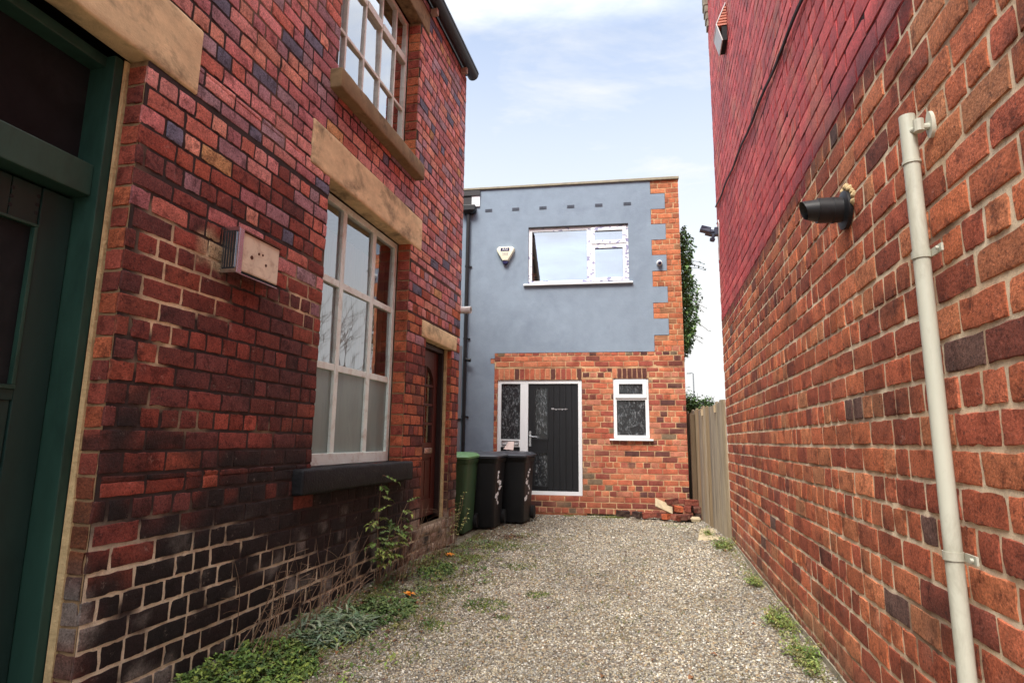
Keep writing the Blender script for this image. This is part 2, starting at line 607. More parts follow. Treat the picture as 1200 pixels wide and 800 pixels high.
def left_col(u, z, rg):
    p = sst(1.9, 3.1, z + .35 * nz(u * .6, z * .6))
    r = rg.random()
    if r < p:
        c = rg.choice(PINK)
        if rg.random() < .025:
            c = S(198, 150, 104)
        if rg.random() < .06:
            c = S(112, 108, 128)
    elif u > 5.35 and rg.random() < .55:
        c = rg.choice(OR)
    else:
        c = rg.choice(REDS)
    k = rg.uniform(.8, 1.18)
    return (c[0] * k, c[1] * k, c[2] * k)


BR = [0.0]
SOOT = (.010, .0095, .010)


def left_stain(u, z, c):
    n = nz(u * 1.5, z * 2.0, 2.2)
    n2 = nz(u * 7, z * 9, 5.1)
    edge = 1.06 + .42 * n + .12 * n2 - .18 * sst(4.6, 6.6, u) + .15 * BR[0]
    s = sst(edge + .20, edge - .18, z)
    s *= 1 - .45 * sst(5.3, 6.0, u)
    s *= sst(1.95, 2.25, u + .1 * n2) * .6 + .4
    c = mix3(c, SOOT, s * .97)
    # lighter sooty blotches higher up, under the window sill and below the vent box
    b = sst(.15, .5, nz(u * .9 + 4, z * .8, 7.7) + .25 * BR[0]) * sst(2.6, 1.4, z)
    c = mix3(c, (.03, .02, .02), b * .6)
    if z < .85:
        e = sst(.22, .6, nz(u * 5.5 + 9, z * 6, 1.2) + .25 * n2) * sst(.85, .4, z)
        c = mix3(c, (.34, .31, .28), e * .55)
    if u > 5.6 and z < .6:
        e = sst(-.2, .35, nz(u * 6, z * 6, 8.2))
        c = mix3(c, (.42, .36, .29), e * .7 * sst(.65, .3, z))
    # smeared cement left of the vent box
    if 2.5 < u < 2.80 and 1.98 < z < 2.40:
        e = sst(.13, .07, math.hypot((u - 2.67) * .8, z - 2.19) + .05 * n2 + .03 * nz(u * 20, z * 20))
        c = mix3(c, S(196, 176, 140), e * .85)
    return c


def left_mortar(u, z):
    n = nz(u * 1.1 + 3, z * 1.6, 4.4)
    n2 = nz(u * 6, z * 8, 6.4)
    c = (.045, .03, .028)
    t = sst(-.05, .2, n + .5 * n2) * sst(1.15, 1.4, z) * sst(2.45, 2.1, z) * sst(3.9, 3.5, u) * sst(2.16, 2.3, u)
    c = mix3(c, S(226, 204, 168), t * .95)
    t = sst(.15, .35, n) * sst(2.2, 2.6, z) * .45
    c = mix3(c, S(150, 120, 100), t)
    low = sst(.84, .66, z + .14 * n2 + .42 * sst(2.5, 4.4, u)) * sst(-.30, .12, n2 + .5 * nz(u * 2.3, z * 3.1, 9.9) + .26 - .3 * sst(3.3, 4.4, u))
    c = mix3(c, S(226, 212, 186), low * .95)
    if u > 5.4:
        c = mix3(c, S(92, 56, 46), .6 * sst(.6, .9, z))
    return c


def det_left(u, z):
    d = math.hypot(u, z - 1.2)
    return (6, 4) if d < 3.3 else (5, 3) if d < 4.6 else (4, 3)


mb = MB()
brickwork(mb, (XL, 0, 0), (0, 1, 0), (1, 0, 0), .3, WY1, 0, WZ1, .1025, .243, .0150, .0042, holes, left_col, left_stain, left_mortar, 3, det_left, mstep=.045)
# reveals of the openings
for (yy, nrm, h, dep, sd) in ((GD[1], -1, GD, .115, 21), (W1[1], -1, W1, .145, 22), (W1[0], 1, W1, .145, 23), (W2[1], -1, W2, .145, 24), (W2[0], 1, W2, .145, 25), (BD[1], -1, BD, .09, 26), (BD[0], 1, BD, .09, 27), (GD[0], 1, GD, .115, 28)):
    U = (1, 0, 0)

    def rc(u, z, rg, yy=yy):
        c = rg.choice(OR + REDS[:3])  # oranger than the wall face: light on the reveals put into the colour
        k = rg.uniform(.85, 1.15)
        return (c[0] * k, c[1] * k, c[2] * k)

    def rs(u, z, c, yy=yy):
        return left_stain(yy, z, c) if z < 1.2 else c
    brickwork(mb, (XL, yy, 0), U, (0, nrm, 0), -dep, -.011, max(h[2], 0), h[3], .1025, .243, .0125, .007, [], rc, rs, lambda u, z: S(150, 122, 92), sd, lambda u, z: (4, 3), bond='single', mstep=.06)
# far end wall, seen from the side passage
brickwork(mb, (0, WY1, 0), (1, 0, 0), (0, 1, 0), -3.2, XL - .011, 0, WZ1, .1025, .243, .0125, .008, [], left_col, None, lambda u, z: (.06, .04, .035), 31, lambda u, z: (3, 2), mstep=.2)
# plain backing of the other sides
mb.m = 1
mb.col = (.1, .05, .045)
mb.box(-7, XL - .32, -1.5, WY1 - .012, -.1, WZ1, 'e')
mb.box(-7, -3.19, WY1 - .012, WY1, -.1, WZ1)
mb.box(XL - .3, XL, -1.5, .3, -.1, WZ1)
weigh(mb.build('wall', [M['brick'], M['mortar']], shop, smooth=True, angle=50))


def stone(name, r, x0, x1, mat, bev=.012, seg=10, amp=.004):
    """a worn stone block: bevelled box with a slightly uneven face"""
    y0, y1, z0, z1 = r
    b = MB()
    b.box(x0, x1, y0, y1, z0, z1)
    o = b.build(name, mat, shop, bevel=bev)
    bm = bmesh.new()
    bm.from_mesh(o.data)
    bmesh.ops.subdivide_edges(bm, edges=[e for e in bm.edges if e.calc_length() > .25], cuts=seg, use_grid_fill=True)
    for v in bm.verts:
        n = mnoise.noise_vector(v.co * 9)
        v.co += n * amp
    bm.to_mesh(o.data)
    bm.free()
    o.data.polygons.foreach_set('use_smooth', [True] * len(o.data.polygons))
    return o


tag(stone('lintel', LN1, XL - .12, XL + .004, M['stone']), 'ochre sandstone lintel over the green door')
tag(stone('lintel', LN2, XL - .14, XL + .004, M['stone']), 'long ochre sandstone lintel over the lower window')
tag(stone('lintel', LN3, XL - .14, XL + .004, M['stone2']), 'sandstone lintel under the eaves')
tag(stone('lintel', LN4, XL - .10, XL + .006, M['stone']), 'short pale lintel over the brown door')
tag(stone('window_sill', SL1, XL - .16, XL + .08, M['sooty_sill'], .02, 12, .008), 'thick black painted stone sill')
tag(stone('window_sill', SL2, XL - .16, XL + .095, M['stone2'], .014, 12, .006), 'weathered brown stone sill')


def dark_room(mb, x0, x1, y0, y1, z0, z1):
    mb.box(x0, x1, y0, y1, z0, z1, 'e')


def sash(name, hole, zb, X, cols, rails, mat, lab, stile=.055, mun=.03, glass='glass', frost=False):
    y0, y1, _, z1 = hole
    b = MB()
    d = .05
    b.box(X - d, X, y0 + .002, y0 + stile, zb, z1 - .002)
    b.box(X - d, X, y1 - stile, y1 - .002, zb, z1 - .002)
    b.box(X - d, X - .002, y0 + stile, y1 - stile, z1 - stile, z1 - .002)
    b.box(X - d, X + .012, y0 + stile, y1 - stile, zb, zb + stile * 1.5)
    for c, w in cols:
        b.box(X - d + .01, X - .004, c - w / 2, c + w / 2, zb + stile * 1.5, z1 - stile)
    for z, w in rails:
        prev = y0 + stile
        for c, cw in cols + [(y1 - stile + .0, 0)]:
            b.box(X - d + .012, X - .007 + (.015 if w > .06 else 0), prev, c - cw / 2, z - w / 2, z + w / 2)
            prev = c + cw / 2
    w = b.build('window', mat, shop, bevel=.004)
    tag(w, lab)
    g, gf = MB(), MB()
    yy = [y0 + stile] + [q for c, cw in cols for q in (c - cw / 2, c + cw / 2)] + [y1 - stile]
    zz = [zb + stile * 1.5] + [q for z, rw in rails for q in (z - rw / 2, z + rw / 2)] + [z1 - stile]
    for i in range(0, len(yy), 2):
        for j in range(0, len(zz), 2):
            t = rng.uniform(-.006, .006)
            t2 = rng.uniform(-.006, .006)
            x = X - d + .022
            gg = g if (j or not frost) else gf
            gg.poly([(x + t, yy[i], zz[j]), (x - t, yy[i + 1], zz[j]), (x - t + t2, yy[i + 1], zz[j + 1]), (x + t + t2, yy[i], zz[j + 1])])
    g.build('panes', M[glass], w)
    if frost:
        gf.build('frosted_panes', M['frosted'], w)
    return w


w = sash('window', W1, .993, XL - .15, [(4.303, .062), (4.85, .068)], [(1.76, .055), (2.45, .055)], M['white_wood'], 'lower sash window of nine panes with flaking white paint', .06, frost=True)
b = MB()
for i in range(60):
    y0, y1 = 3.7 + i * .029, 3.7 + (i + 1) * .029
    f = lambda y: XL - .32 + .012 * math.sin(y * 31) + .006 * math.sin(y * 67)
    b.poly([(f(y0), y0, .95), (f(y1), y1, .95), (f(y1), y1, 2.95), (f(y0), y0, 2.95)])
c = b.build('blind', M['curtain'], w, smooth=True)
b = MB()
dark_room(b, XL - 2.2, XL - .22, 3.5, 5.6, .8, 3.3)
b.build('room_lining', M['room'], w)
w = sash('window', W2, 4.0, XL - .15, [(4.135, .026), (4.455, .026), (4.775, .026), (5.09, .026)], [(4.625, .03), (5.19, .075)], M['pink_wood'], 'upper sash window of many small panes', .05, glass='glass_up')
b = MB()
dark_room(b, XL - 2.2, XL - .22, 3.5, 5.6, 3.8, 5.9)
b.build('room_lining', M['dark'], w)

# green door
gd = MB()
X = XL - .25
leaf = MB()
st = .115
y0, y1 = .90, 2.052
zt = 2.27
leaf.box(X - .045, X, y1 - .14, y1, 0, zt)                       # stiles
leaf.box(X - .045, X, y0, y0 + .14, 0, zt)
for i in range(7):                                                # top boards with drilled holes
    a0 = y0 + .14 + i * (y1 - y0 - .28) / 7
    a1 = a0 + (y1 - y0 - .28) / 7 - .004
    leaf.box(X - .04, X - .006, a0, a1, 2.10, zt)
leaf.box(X - .045, X - .002, y0 + .14, y1 - .14, 1.34, 1.385)
for i in range(4):
    a0 = y0 + .14 + i * (y1 - y0 - .28) / 4
    a1 = a0 + (y1 - y0 - .28) / 4 - .005
    leaf.box(X - .04, X - .008, a0, a1, .02, 1.34)
door = leaf.build('door', M['green'], shop, bevel=.003)
tag(door, 'dark green boarded door with drilled ventilation holes and a glazed upper panel')
for i in range(8):
    for j in range(3):
        a0 = y0 + .14 + (i + .02) * (y1 - y0 - .28) / 7
        cz = 2.145 + j * .038 + (.004 if i % 2 else 0)
        a0 = min(max(a0, y0 + .155), y1 - .155)
        pts = [(X - .0045, a0 + .0085 * math.cos(t), cz + .0085 * math.sin(t)) for t in np.linspace(0, 2 * math.pi, 13)[:-1]]
        hb = MB()
        hb.hexa([(p[0] - .03, p[1], p[2]) for p in pts], pts)
        hb.build('vent_hole', M['dark'], door)
b = MB()
b.box(X - .03, X - .024, y0 + .14, y1 - .14, 1.385, 2.10)
b.build('glass', M['glass_dark'], door)
b = MB()
for z0_, z1_ in ((1.385, 1.403), (2.085, 2.098)):
    b.box(X - .02, X + .006, y0 + .14, y1 - .14, z0_, z1_)
for a in (y1 - .158, y0 + .142):
    b.box(X - .02, X + .006, a, a + .016, 1.404, 2.084)
b.build('glazing_bead', M['green_frame'], door, bevel=.003)
b = MB()
b.box(X - .08, XL - .128, y1 + .006, 2.105, 0, 2.997)
b.box(X - .08, XL - .118, .80, y0 - .004, 0, 2.997)
b.box(X - .08, XL - .165, .80, y1 + .005, 2.285, 2.435)
b.box(X - .08, XL - .18, y0, y1 + .012, 2.94, 2.997)
f = b.build('door_frame', M['green_frame'], door, bevel=.006)
b = MB()
b.box(X - .03, X - .022, y0, y1 + .012, 2.435, 2.94)
b.build('fanlight', M['glass_dark'], f)
b = MB()
for i in range(14):                                               # cracked lime fillet between frame and brick
    z0_, z1_ = i * .214, (i + 1) * .214
    k0, k1 = .007 * nz(z0_ * 5, 3), .007 * nz(z1_ * 5, 3)
    w0, w1 = .116 - .018 * sst(1.9, .5, z0_), .116 - .018 * sst(1.9, .5, z1_)
    b.hexa([(XL - .122, 2.10, z0_), (XL - w0 + k0, 2.112, z0_), (XL - w0 + k0, 2.128, z0_), (XL - .122, 2.128, z0_)],
           [(XL - .122, 2.10, z1_), (XL - w1 + k1, 2.112, z1_), (XL - w1 + k1, 2.128, z1_), (XL - .122, 2.128, z1_)])
b.build('lime_fillet', M['lime'], door)
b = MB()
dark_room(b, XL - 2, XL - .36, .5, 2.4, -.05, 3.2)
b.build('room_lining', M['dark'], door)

# brown door with an arched glazed panel
b = MB()
X = XL - .155
y0, y1, zb, zt = 5.90, 6.615, .36, 2.2
b.box(X - .045, X, y0, y0 + .11, zb, zt)
b.box(X - .045, X, y1 - .11, y1, zb, zt)
b.box(X - .045, X - .002, y0 + .11, y1 - .11, zb, zb + .18)
b.box(X - .045, X - .002, y0 + .11, y1 - .11, 1.0, 1.16)
b.box(X - .04, X - .016, y0 + .11, y1 - .11, zb + .18, 1.0)
for i in range(3):
    b.box(X - .034, X - .008, y0 + .15 + i * .14, y0 + .27 + i * .14, zb + .22, .96)
# spandrel cut as an arch
yc, rr = (y0 + y1) / 2, (y1 - y0) / 2 - .11
n = 12
for s in (-1, 1):
    pts = [(yc + s * rr * math.cos(t), 1.80 + rr * .9 * math.sin(t)) for t in np.linspace(0, math.pi / 2, n)]
    for (a0, h0), (a1, h1) in zip(pts, pts[1:]):
        lo, hi = sorted(((a0, h0), (a1, h1)))
        b.hexa([(X - .045, lo[0], lo[1]), (X - .002, lo[0], lo[1]), (X - .002, hi[0], hi[1]), (X - .045, hi[0], hi[1])],
               [(X - .045, lo[0], zt), (X - .002, lo[0], zt), (X - .002, hi[0], zt), (X - .045, hi[0], zt)])
b.box(X - .04, X - .006, yc - .012, yc + .012, 1.16, 1.8 + rr * .9)
for z in (1.375, 1.59, 1.805):
    b.box(X - .04, X - .008, y0 + .11, yc - .012, z - .012, z + .012)
    b.box(X - .04, X - .008, yc + .012, y1 - .11, z - .012, z + .012)
door = b.build('door', M['brown'], shop)
tag(door, 'brown panelled door with an arched glazed upper part')
b = MB()
b.box(X - .03, X - .022, y0 + .11, y1 - .11, 1.16, zt - .01)
b.build('panes', M['glass'], door)
b = MB()
b.box(X - .004, X + .012, y1 - .36, y1 - .13, 1.045, 1.105)
b.build('letter_plate', M['chrome'], door, bevel=.004)
b = MB()
b.box(X - .07, XL - .095, 5.835, y0 - .003, zb - .02, 2.258)
b.box(X - .07, XL - .095, y1 + .003, 6.676, zb - .02, 2.258)
b.box(X - .07, XL - .097, y0 - .003, y1 + .003, zt + .004, 2.258)
b.build('door_frame', M['brown_frame'], door, bevel=.004)
b = MB()
b.box(XL - .097, XL - .06, 6.655, 6.686, .3, 2.26)
b.build('lime_fillet', M['lime'], door, bevel=.006)
b = MB()
brickwork(b, (XL - .02, 0, 0), (0, 1, 0), (1, 0, 0), 5.832, 6.678, 0, .335, .1025, .243, .0125, .007, [], lambda u, z, rg: mix3(S(190, 176, 156), S(120, 84, 70), rg.random() * .8),
          lambda u, z, c: mix3(c, (.05, .045, .04), sst(0, .5, nz(u * 6, z * 9, 3))), lambda u, z: S(150, 138, 120), 41, mstep=.06)
b.build('threshold', [M['brick'], M['mortar']], door, smooth=True, angle=50)
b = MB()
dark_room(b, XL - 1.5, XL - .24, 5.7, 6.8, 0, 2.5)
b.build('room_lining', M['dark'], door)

# gutter and eaves
b = MB()
n = 8
prof = [(.155 * math.cos(t) * .48 + .075, -.075 * math.sin(t)) for t in np.linspace(0, math.pi, n + 1)]
inn = [(.075 + (p - .075) * .9, q * .9) for p, q in prof[::-1]]
pr = prof + inn
for y0_, y1_ in ((-1.5, 2.7), (2.704, 7.0)):
    va = [b.vert((XL + p, y0_, 6.075 + q)) for p, q in pr]
    vb = [b.vert((XL + p, y1_, 6.075 + q)) for p, q in pr]
    for i in range(len(pr)):
        j = (i + 1) % len(pr)
        b.face((va[i], vb[i], vb[j], va[j]))
    for i in range(n):
        a, c_, d_, e_ = i, i + 1, len(pr) - 2 - i, len(pr) - 1 - i
        b.face((va[a], va[c_], va[d_], va[e_]))
        b.face((vb[e_], vb[d_], vb[c_], vb[a]))
b.box(XL - .05, XL + .155, -1.5, 7.0, 6.08, 6.10)
gut = b.build('gutter', M['gutter'], shop, smooth=True)
for y in (1.2, 2.6, 4.0, 5.62, 6.72):
    b = MB()
    b.box(XL + .004, XL + .085, y - .028, y + .028, 5.93, 6.003)
    b.build('rafter_end', M['pale_wood'], gut, bevel=.006)
b = MB()
b.hexa([(XL + .14, -1.55, 6.102), (XL + .14, 7.02, 6.102), (-4.7, 7.02, 7.6), (-4.7, -1.55, 7.6)],
       [(XL + .14, -1.55, 6.14), (XL + .14, 7.02, 6.14), (-4.7, 7.02, 7.64), (-4.7, -1.55, 7.64)])
b.hexa([(-4.705, -1.55, 7.6), (-4.705, 7.02, 7.6), (-7.1, 7.02, 6.1), (-7.1, -1.55, 6.1)],
       [(-4.705, -1.55, 7.64), (-4.705, 7.02, 7.64), (-7.1, 7.02, 6.14), (-7.1, -1.55, 6.14)])
b.build('roof', M['slate'], shop)

# ------------------------------------------------------------------ right: part painted brick building
RY0, RY1, RZ1 = -.6, 7.85, 8.6
hall = thing('part_painted_building', 'tall brick building on the right, bare orange brick below and red paint above', 'building', (XR, 3.5, 0))
PZ = 2.75
RB = [S(204, 122, 84), S(196, 110, 76), S(184, 98, 68), S(208, 130, 90), S(172, 90, 66), S(188, 106, 76), S(162, 84, 62), S(200, 114, 76), S(178, 94, 66)]


def paint_line(u):
    return 2.73


def right_col(u, z, rg):
    if z > paint_line(u):
        k = rg.uniform(.82, 1.15)
        c = rg.choice([S(198, 78, 76), S(190, 70, 70), S(202, 86, 82), S(182, 66, 68)])
        return (c[0] * k, c[1] * k, c[2] * k)
    c = rg.choice(RB)
    r = rg.random()
    if r < .05:
        c = S(134, 72, 58)
    elif r < .06:
        c = S(112, 84, 76)
    elif r < .10:
        c = S(196, 130, 92)
    k = rg.uniform(.75, 1.2)
    return (c[0] * k, c[1] * k, c[2] * k)


def right_stain_shade(u, z, c):
    n = nz(u * 3, z * 4, 9.1)
    if z > paint_line(u):
        n2 = nz(u * .8, z * 2.2, 1.7)
        c = mix3(c, S(136, 42, 48), sst(.05, .5, n2) * .5)
        c = mix3(c, S(196, 112, 92), sst(.32, .5, nz(u * 3.1, z * 4.2, 5.5) + .15 * BR[0]) * .6)
        c = mix3(c, S(60, 30, 40), sst(.3, .6, nz(u * 4, z * 11, 2.7)) * .4)
        c = mix3(c, S(52, 36, 46), sst(.16, .0, z - paint_line(u) + .05 * n) * .6 * sst(4.5, 2.5, u))
        return c
    c = mix3(c, S(112, 62, 46), sst(.0, .6, nz(u * .8, z * 1.1, 3.9) + .3 * BR[0]) * .42)
    c = mix3(c, S(58, 34, 30), sst(.2, .65, n) * .5)
    c = mix3(c, S(150, 44, 48), sst(.0, .16, n + .2 * BR[0] + .04 - (paint_line(u) - z) * 2.2) * .9)
    c = mix3(c, S(60, 40, 38), sst(.14, .02, paint_line(u) - z + .04 * n) * .65)  # dark band under the paint line, its black shadow put into the colour
    e = sst(.35, .65, nz(u * 4 + 2, z * 5, 3.3)) * sst(1.3, .4, z)
    c = mix3(c, S(196, 150, 130), e * .35)
    if z < .3:
        c = mix3(c, S(120, 96, 80), sst(.3, .08, z + .1 * n) * .55)
    return c


def right_mortar(u, z):
    n = nz(u * 5, z * 7, 2.1)
    if z > paint_line(u) - .012:
        return mix3(S(180, 56, 58), S(40, 20, 26), sst(.12, .42, nz(u * .35, math.floor((z + .02) / .11 + .5) * 3.7, 4.4) + .2 * n))  # dark runs put the shadow in some bed joints into the paint colour
    c = mix3(S(240, 222, 192), S(222, 196, 162), sst(-.3, .4, n))
    return mix3(c, S(120, 90, 74), sst(.2, .5, nz(u * 2.2, z * 3.1, 8.8)) * .7)


def det_right(u, z):
    d = math.hypot(u, z - 1.2)
    return (7, 4) if d < 2.6 else (5, 3) if d < 4.5 else (4, 3) if z < 3.2 else (3, 2)


mb = MB()
brickwork(mb, (XR, 0, 0), (0, 1, 0), (-1, 0, 0), 0, RY1, .045, 2.73, .110, .245, .0168, .0046, [], right_col, right_stain_shade, right_mortar, 5, det_right, mstep=.05,
          zbase=-.02, rough=1.1)
brickwork(mb, (XR, 0, 0), (0, 1, 0), (-1, 0, 0), 0, RY1, 2.73, RZ1, .110, .245, .011, .0032, [], right_col, right_stain_shade, right_mortar, 55, det_right, mstep=.055,
          mats=(2, 1), zbase=-.02, rough=.9)
brickwork(mb, (0, RY1, 0), (1, 0, 0), (0, 1, 0), XR + .012, 3.0, .10, RZ1, .110, .245, .013, .009, [], lambda u, z, rg: right_col(8, 1, rg), None, lambda u, z: S(150, 120, 96), 6, lambda u, z: (3, 2), mstep=.25)
mb.m = 1
mb.col = (.2, .09, .06)
mb.box(XR + .012, 9, RY0, RY1 - .012, -.1, RZ1, '')
mb.box(XR, XR + .0118, RY0, 0, .1, RZ1)
weigh(mb.build('wall', [M['brick'], M['mortar'], M['paintbrick']], hall, smooth=True, angle=50))
b = MB()
for i in range(40):
    y0_, y1_ = RY0 + i * .2115, RY0 + (i + 1) * .2115
    o0, o1 = .012 * nz(y0_ * 2.1, 4), .012 * nz(y1_ * 2.1, 4)
    b.hexa([(XR - .022 + o0, y0_, -.1), (XR + .05, y0_, -.1), (XR + .05, y1_, -.1), (XR - .022 + o1, y1_, -.1)],
           [(XR - .008 + o0, y0_, .05 + 2.5 * o0), (XR + .05, y0_, .05 + 2.5 * o0), (XR + .05, y1_, .05 + 2.5 * o1), (XR - .008 + o1, y1_, .05 + 2.5 * o1)])
b.build('footing', M['footing'], hall, smooth=True, angle=50)
b = MB()
for i in range(9):
    z0_ = 6.85 + i * .11
    b.box(XR - .02 - min(i, 3) * .012, XR + .1, 7.72, 7.87 + min(i, 3) * .01, z0_, z0_ + .1)
b.build('corner_corbel', M['coping'], hall, bevel=.01)
b = MB()
b.box(XR - .05, 9.1, RY0 - .05, RY1 + .05, RZ1, RZ1 + .15)
b.build('roof', M['slate'], hall)

# cable clipped along the painted wall
b = MB()
pts = []
for i in range(60):
    t = i / 59
    y = 2.6 + t * 5.15
    pts.append((XR - .016, y, 3.66 + .13 * (y - 3.37) - .012 * math.sin(t * 30) * (1 if i % 7 else .4)))
b.tube(pts, .011, 6)
tag(b.build('wall_cable', M['black_plastic'], smooth=True), 'thin black cable run along the red painted wall', 'cable')

# cream pipe
pipe = thing('waste_pipe', 'cream plastic waste pipe standing against the bare brick wall on the right', 'pipe', (XR - .055, 2.04, 0))
px, py = XR - .052, 2.04
b = MB()
b.tube([(px + .004, py, -.05), (px, py, 1.2), (px, py, 2.262)], .0235, 20)
b.build('tube', M['cream_pipe'], pipe, smooth=True)
for z in (2.10, 1.79, .885):
    b = MB()
    n = 16
    ring = [(px + .027 * math.cos(t), py + .027 * math.sin(t)) for t in np.linspace(0, 2 * math.pi, n + 1)[:-1]]
    rin = [(px + .0238 * math.cos(t), py + .0238 * math.sin(t)) for t in np.linspace(0, 2 * math.pi, n + 1)[:-1]]
    hw = .012 if z < 2 else .005
    va = [[b.vert((x, y, zz)) for x, y in q] for q, zz in ((ring, z - hw), (ring, z + hw), (rin, z + hw), (rin, z - hw))]
    for i in range(n):
        j = (i + 1) % n
        for q in range(4):
            b.face((va[q][i], va[q][j], va[(q + 1) % 4][j], va[(q + 1) % 4][i]))
    if z < 2:
        b.box(px + .02, px + .026 + .0, py - .085, py - .02, z - hw, z + hw)
        b.tube([(px + .018, py - .07, z), (px + .01, py - .07, z)], .006, 8)
    b.build('clip', M['cream_pipe'], pipe, smooth=True)
b = MB()
loft(b, [[(XR - q_, py - .042 + .022 * math.cos(t), 2.205 + .045 * math.sin(t)) for t in np.linspace(0, 2 * math.pi, 17)[:-1]] for q_ in (-.003, .010)])
b.tube([(XR - .008, py - .04, 2.20), (px + .012, py - .04, 2.20), (px + .004, py - .02, 2.20)], .011, 10)
b.tube([(px + .014, py - .042, 2.185), (px + .014, py - .042, 2.225)], .015, 10)
b.build('end_bracket', M['cream_pipe'], pipe, smooth=True)

# boiler flue
fl = thing('boiler_flue', 'black boiler flue terminal poking out of the bare brick wall on the right', 'flue', (XR, 2.85, 2.24))
b = MB()
b.tube([(XR - .0, 2.85, 2.255), (XR - .018, 2.85, 2.255)], .088, 28)
b.tube([(XR - .018, 2.85, 2.255), (XR - .026, 2.85, 2.255)], [.088, .06], 28)
b.build('wall_collar', M['black_plastic'], fl, smooth=True)
b = MB()
# sleeve then a scooped snout, open below
b.tube([(XR - .02, 2.85, 2.258), (XR - .125, 2.85, 2.262)], .058, 24)
b.tube([(XR - .055, 2.85, 2.259), (XR - .064, 2.85, 2.259)], .061, 24)
b.build('sleeve', M['black_plastic'], fl, smooth=True)
b = MB()
n = 18
ra, rb, rc_ = [], [], []
for k in range(n):
    t = 2 * math.pi * k / n
    cy, cz = math.cos(t), math.sin(t)
    ra.append(b.vert((XR - .12, 2.85 + .053 * cy, 2.262 + .053 * cz)))
    rb.append(b.vert((XR - .168 - .028 * (1 + cz) / 2, 2.85 + .047 * cy, 2.266 + .042 * cz)))
    rc_.append(b.vert((XR - .12, 2.85 + .036 * cy, 2.262 + .036 * cz)))
for k in range(n):
    j = (k + 1) % n
    b.face((ra[k], ra[j], rb[j], rb[k]))
    b.face((rb[k], rb[j], rc_[j], rc_[k]))
b.face(rc_)
b.build('snout', M['black_plastic'], fl, smooth=True)
b = MB()
for i in range(14):
    t = i / 13 * math.pi
    p = (XR - .008, 2.85 - .098 * math.cos(t) + rng.uniform(-.01, .01), 2.255 + .09 * math.sin(t) + rng.uniform(0, .02))
    b.tube([(p[0] + .01, p[1], p[2]), (p[0] - .004, p[1], p[2])], [rng.uniform(.016, .026), .006], 7)
b.build('mortar_daub', M['lime'], fl, smooth=True)

# cowl vent high on the painted wall
cv = thing('cowl_vent', 'small white cowl vent with louvred cheeks high on the red painted wall', 'vent', (XR, 6.2, 5.7))
b = MB()
y0_, y1_ = 6.08, 6.36
b.hexa([(XR - .115, y0_, 5.66), (XR - .105, y0_, 5.66), (XR - .105, y1_, 5.66), (XR - .115, y1_, 5.66)],
       [(XR - .012, y0_, 5.90), (XR - .002, y0_, 5.90), (XR - .002, y1_, 5.90), (XR - .012, y1_, 5.90)])
b.hexa([(XR - .06, y0_, 5.46), (XR - .05, y0_, 5.46), (XR - .05, y1_, 5.46), (XR - .06, y1_, 5.46)],
       [(XR - .115, y0_, 5.66), (XR - .105, y0_, 5.66), (XR - .105, y1_, 5.66), (XR - .115, y1_, 5.66)])
b.build('hood', M['cctv'], cv)
b = MB()
for i in range(7):
    z = 5.64 + i * .033
    d = .1 * (5.9 - z) / .24
    b.box(XR - d - .004, XR - .002, y0_ + .004, y1_ - .004, z, z + .02)
b.build('louvre', M['terracotta'], cv)
b = MB()
b.box(XR - .055, XR - .003, y0_ + .012, y1_ - .012, 5.465, 5.66)
b.build('throat', M['dark'], cv)

# floodlight on the far corner
fd_ = thing('floodlight', 'twin slate grey floodlight on the far corner of the red painted wall', 'floodlight', (XR, 7.75, 3.9))
b = MB()
b.box(XR - .05, XR - .002, 7.70, 7.80, 3.85, 3.95)
b.tube([(XR - .05, 7.75, 3.90), (XR - .11, 7.74, 3.90)], .018, 10)
b.build('bracket', M['flood'], fd_, bevel=.006)
for k, (dx, dz, yy) in enumerate(((-.155, .0, 7.66), (-.075, .015, 7.84))):
    b = MB()
    mm = Matrix.Translation((XR + dx, yy, 3.90 + dz)) @ Matrix.Rotation(R(25), 4, 'Y')
    b.mtx = mm
    b.hexa([(-.075, -.055, -.04), (.06, -.055, -.025), (.06, .055, -.025), (-.075, .055, -.04)],
           [(-.075, -.06, .025), (.045, -.04, .045), (.045, .04, .045), (-.075, .06, .025)])
    b.build('lamp_head', M['flood'], fd_, bevel=.008)
b = MB()
b.tube([(XR - .06, 7.73, 3.85), (XR - .075, 7.73, 3.80)], .02, 10)
b.tube([(XR - .075, 7.73, 3.805), (XR - .085, 7.73, 3.77)], [.034, .03], 12)
b.build('motion_sensor', M['flood'], fd_, smooth=True)
b = MB()
b.tube([(XR - .02, 7.70, 3.99), (XR - .012, 7.6, 4.0), (XR - .012, 7.53, 3.93), (XR - .012, 7.56, 3.80), (XR - .012, 7.64, 3.66), (XR - .012, 7.7, 3.5)], .007, 6)
b.build('lead', M['cctv'], fd_, smooth=True)

# ------------------------------------------------------------------ facade: rendered house
ang = math.atan2(.0769, .99704)
HM = Matrix.Translation((-.794 * 1.0, 10.293, 0)) @ Matrix.Rotation(ang, 4, 'Z')   # local x along the front, -y towards the yard
house = thing('rendered_house', 'small two storey house at the end of the yard, blue grey render over orange brick', 'house', HM.translation, ang)
fx, fnv = HM.to_3x3() @ Vector((1, 0, 0)), HM.to_3x3() @ Vector((0, -1, 0))
FO = HM.translation
UE = 1.345
C0 = .0954
HB = [S(192, 112, 80), S(180, 98, 72), S(168, 88, 68), S(154, 80, 66), S(196, 122, 90), S(148, 78, 66), S(184, 104, 76), S(186, 118, 94)]


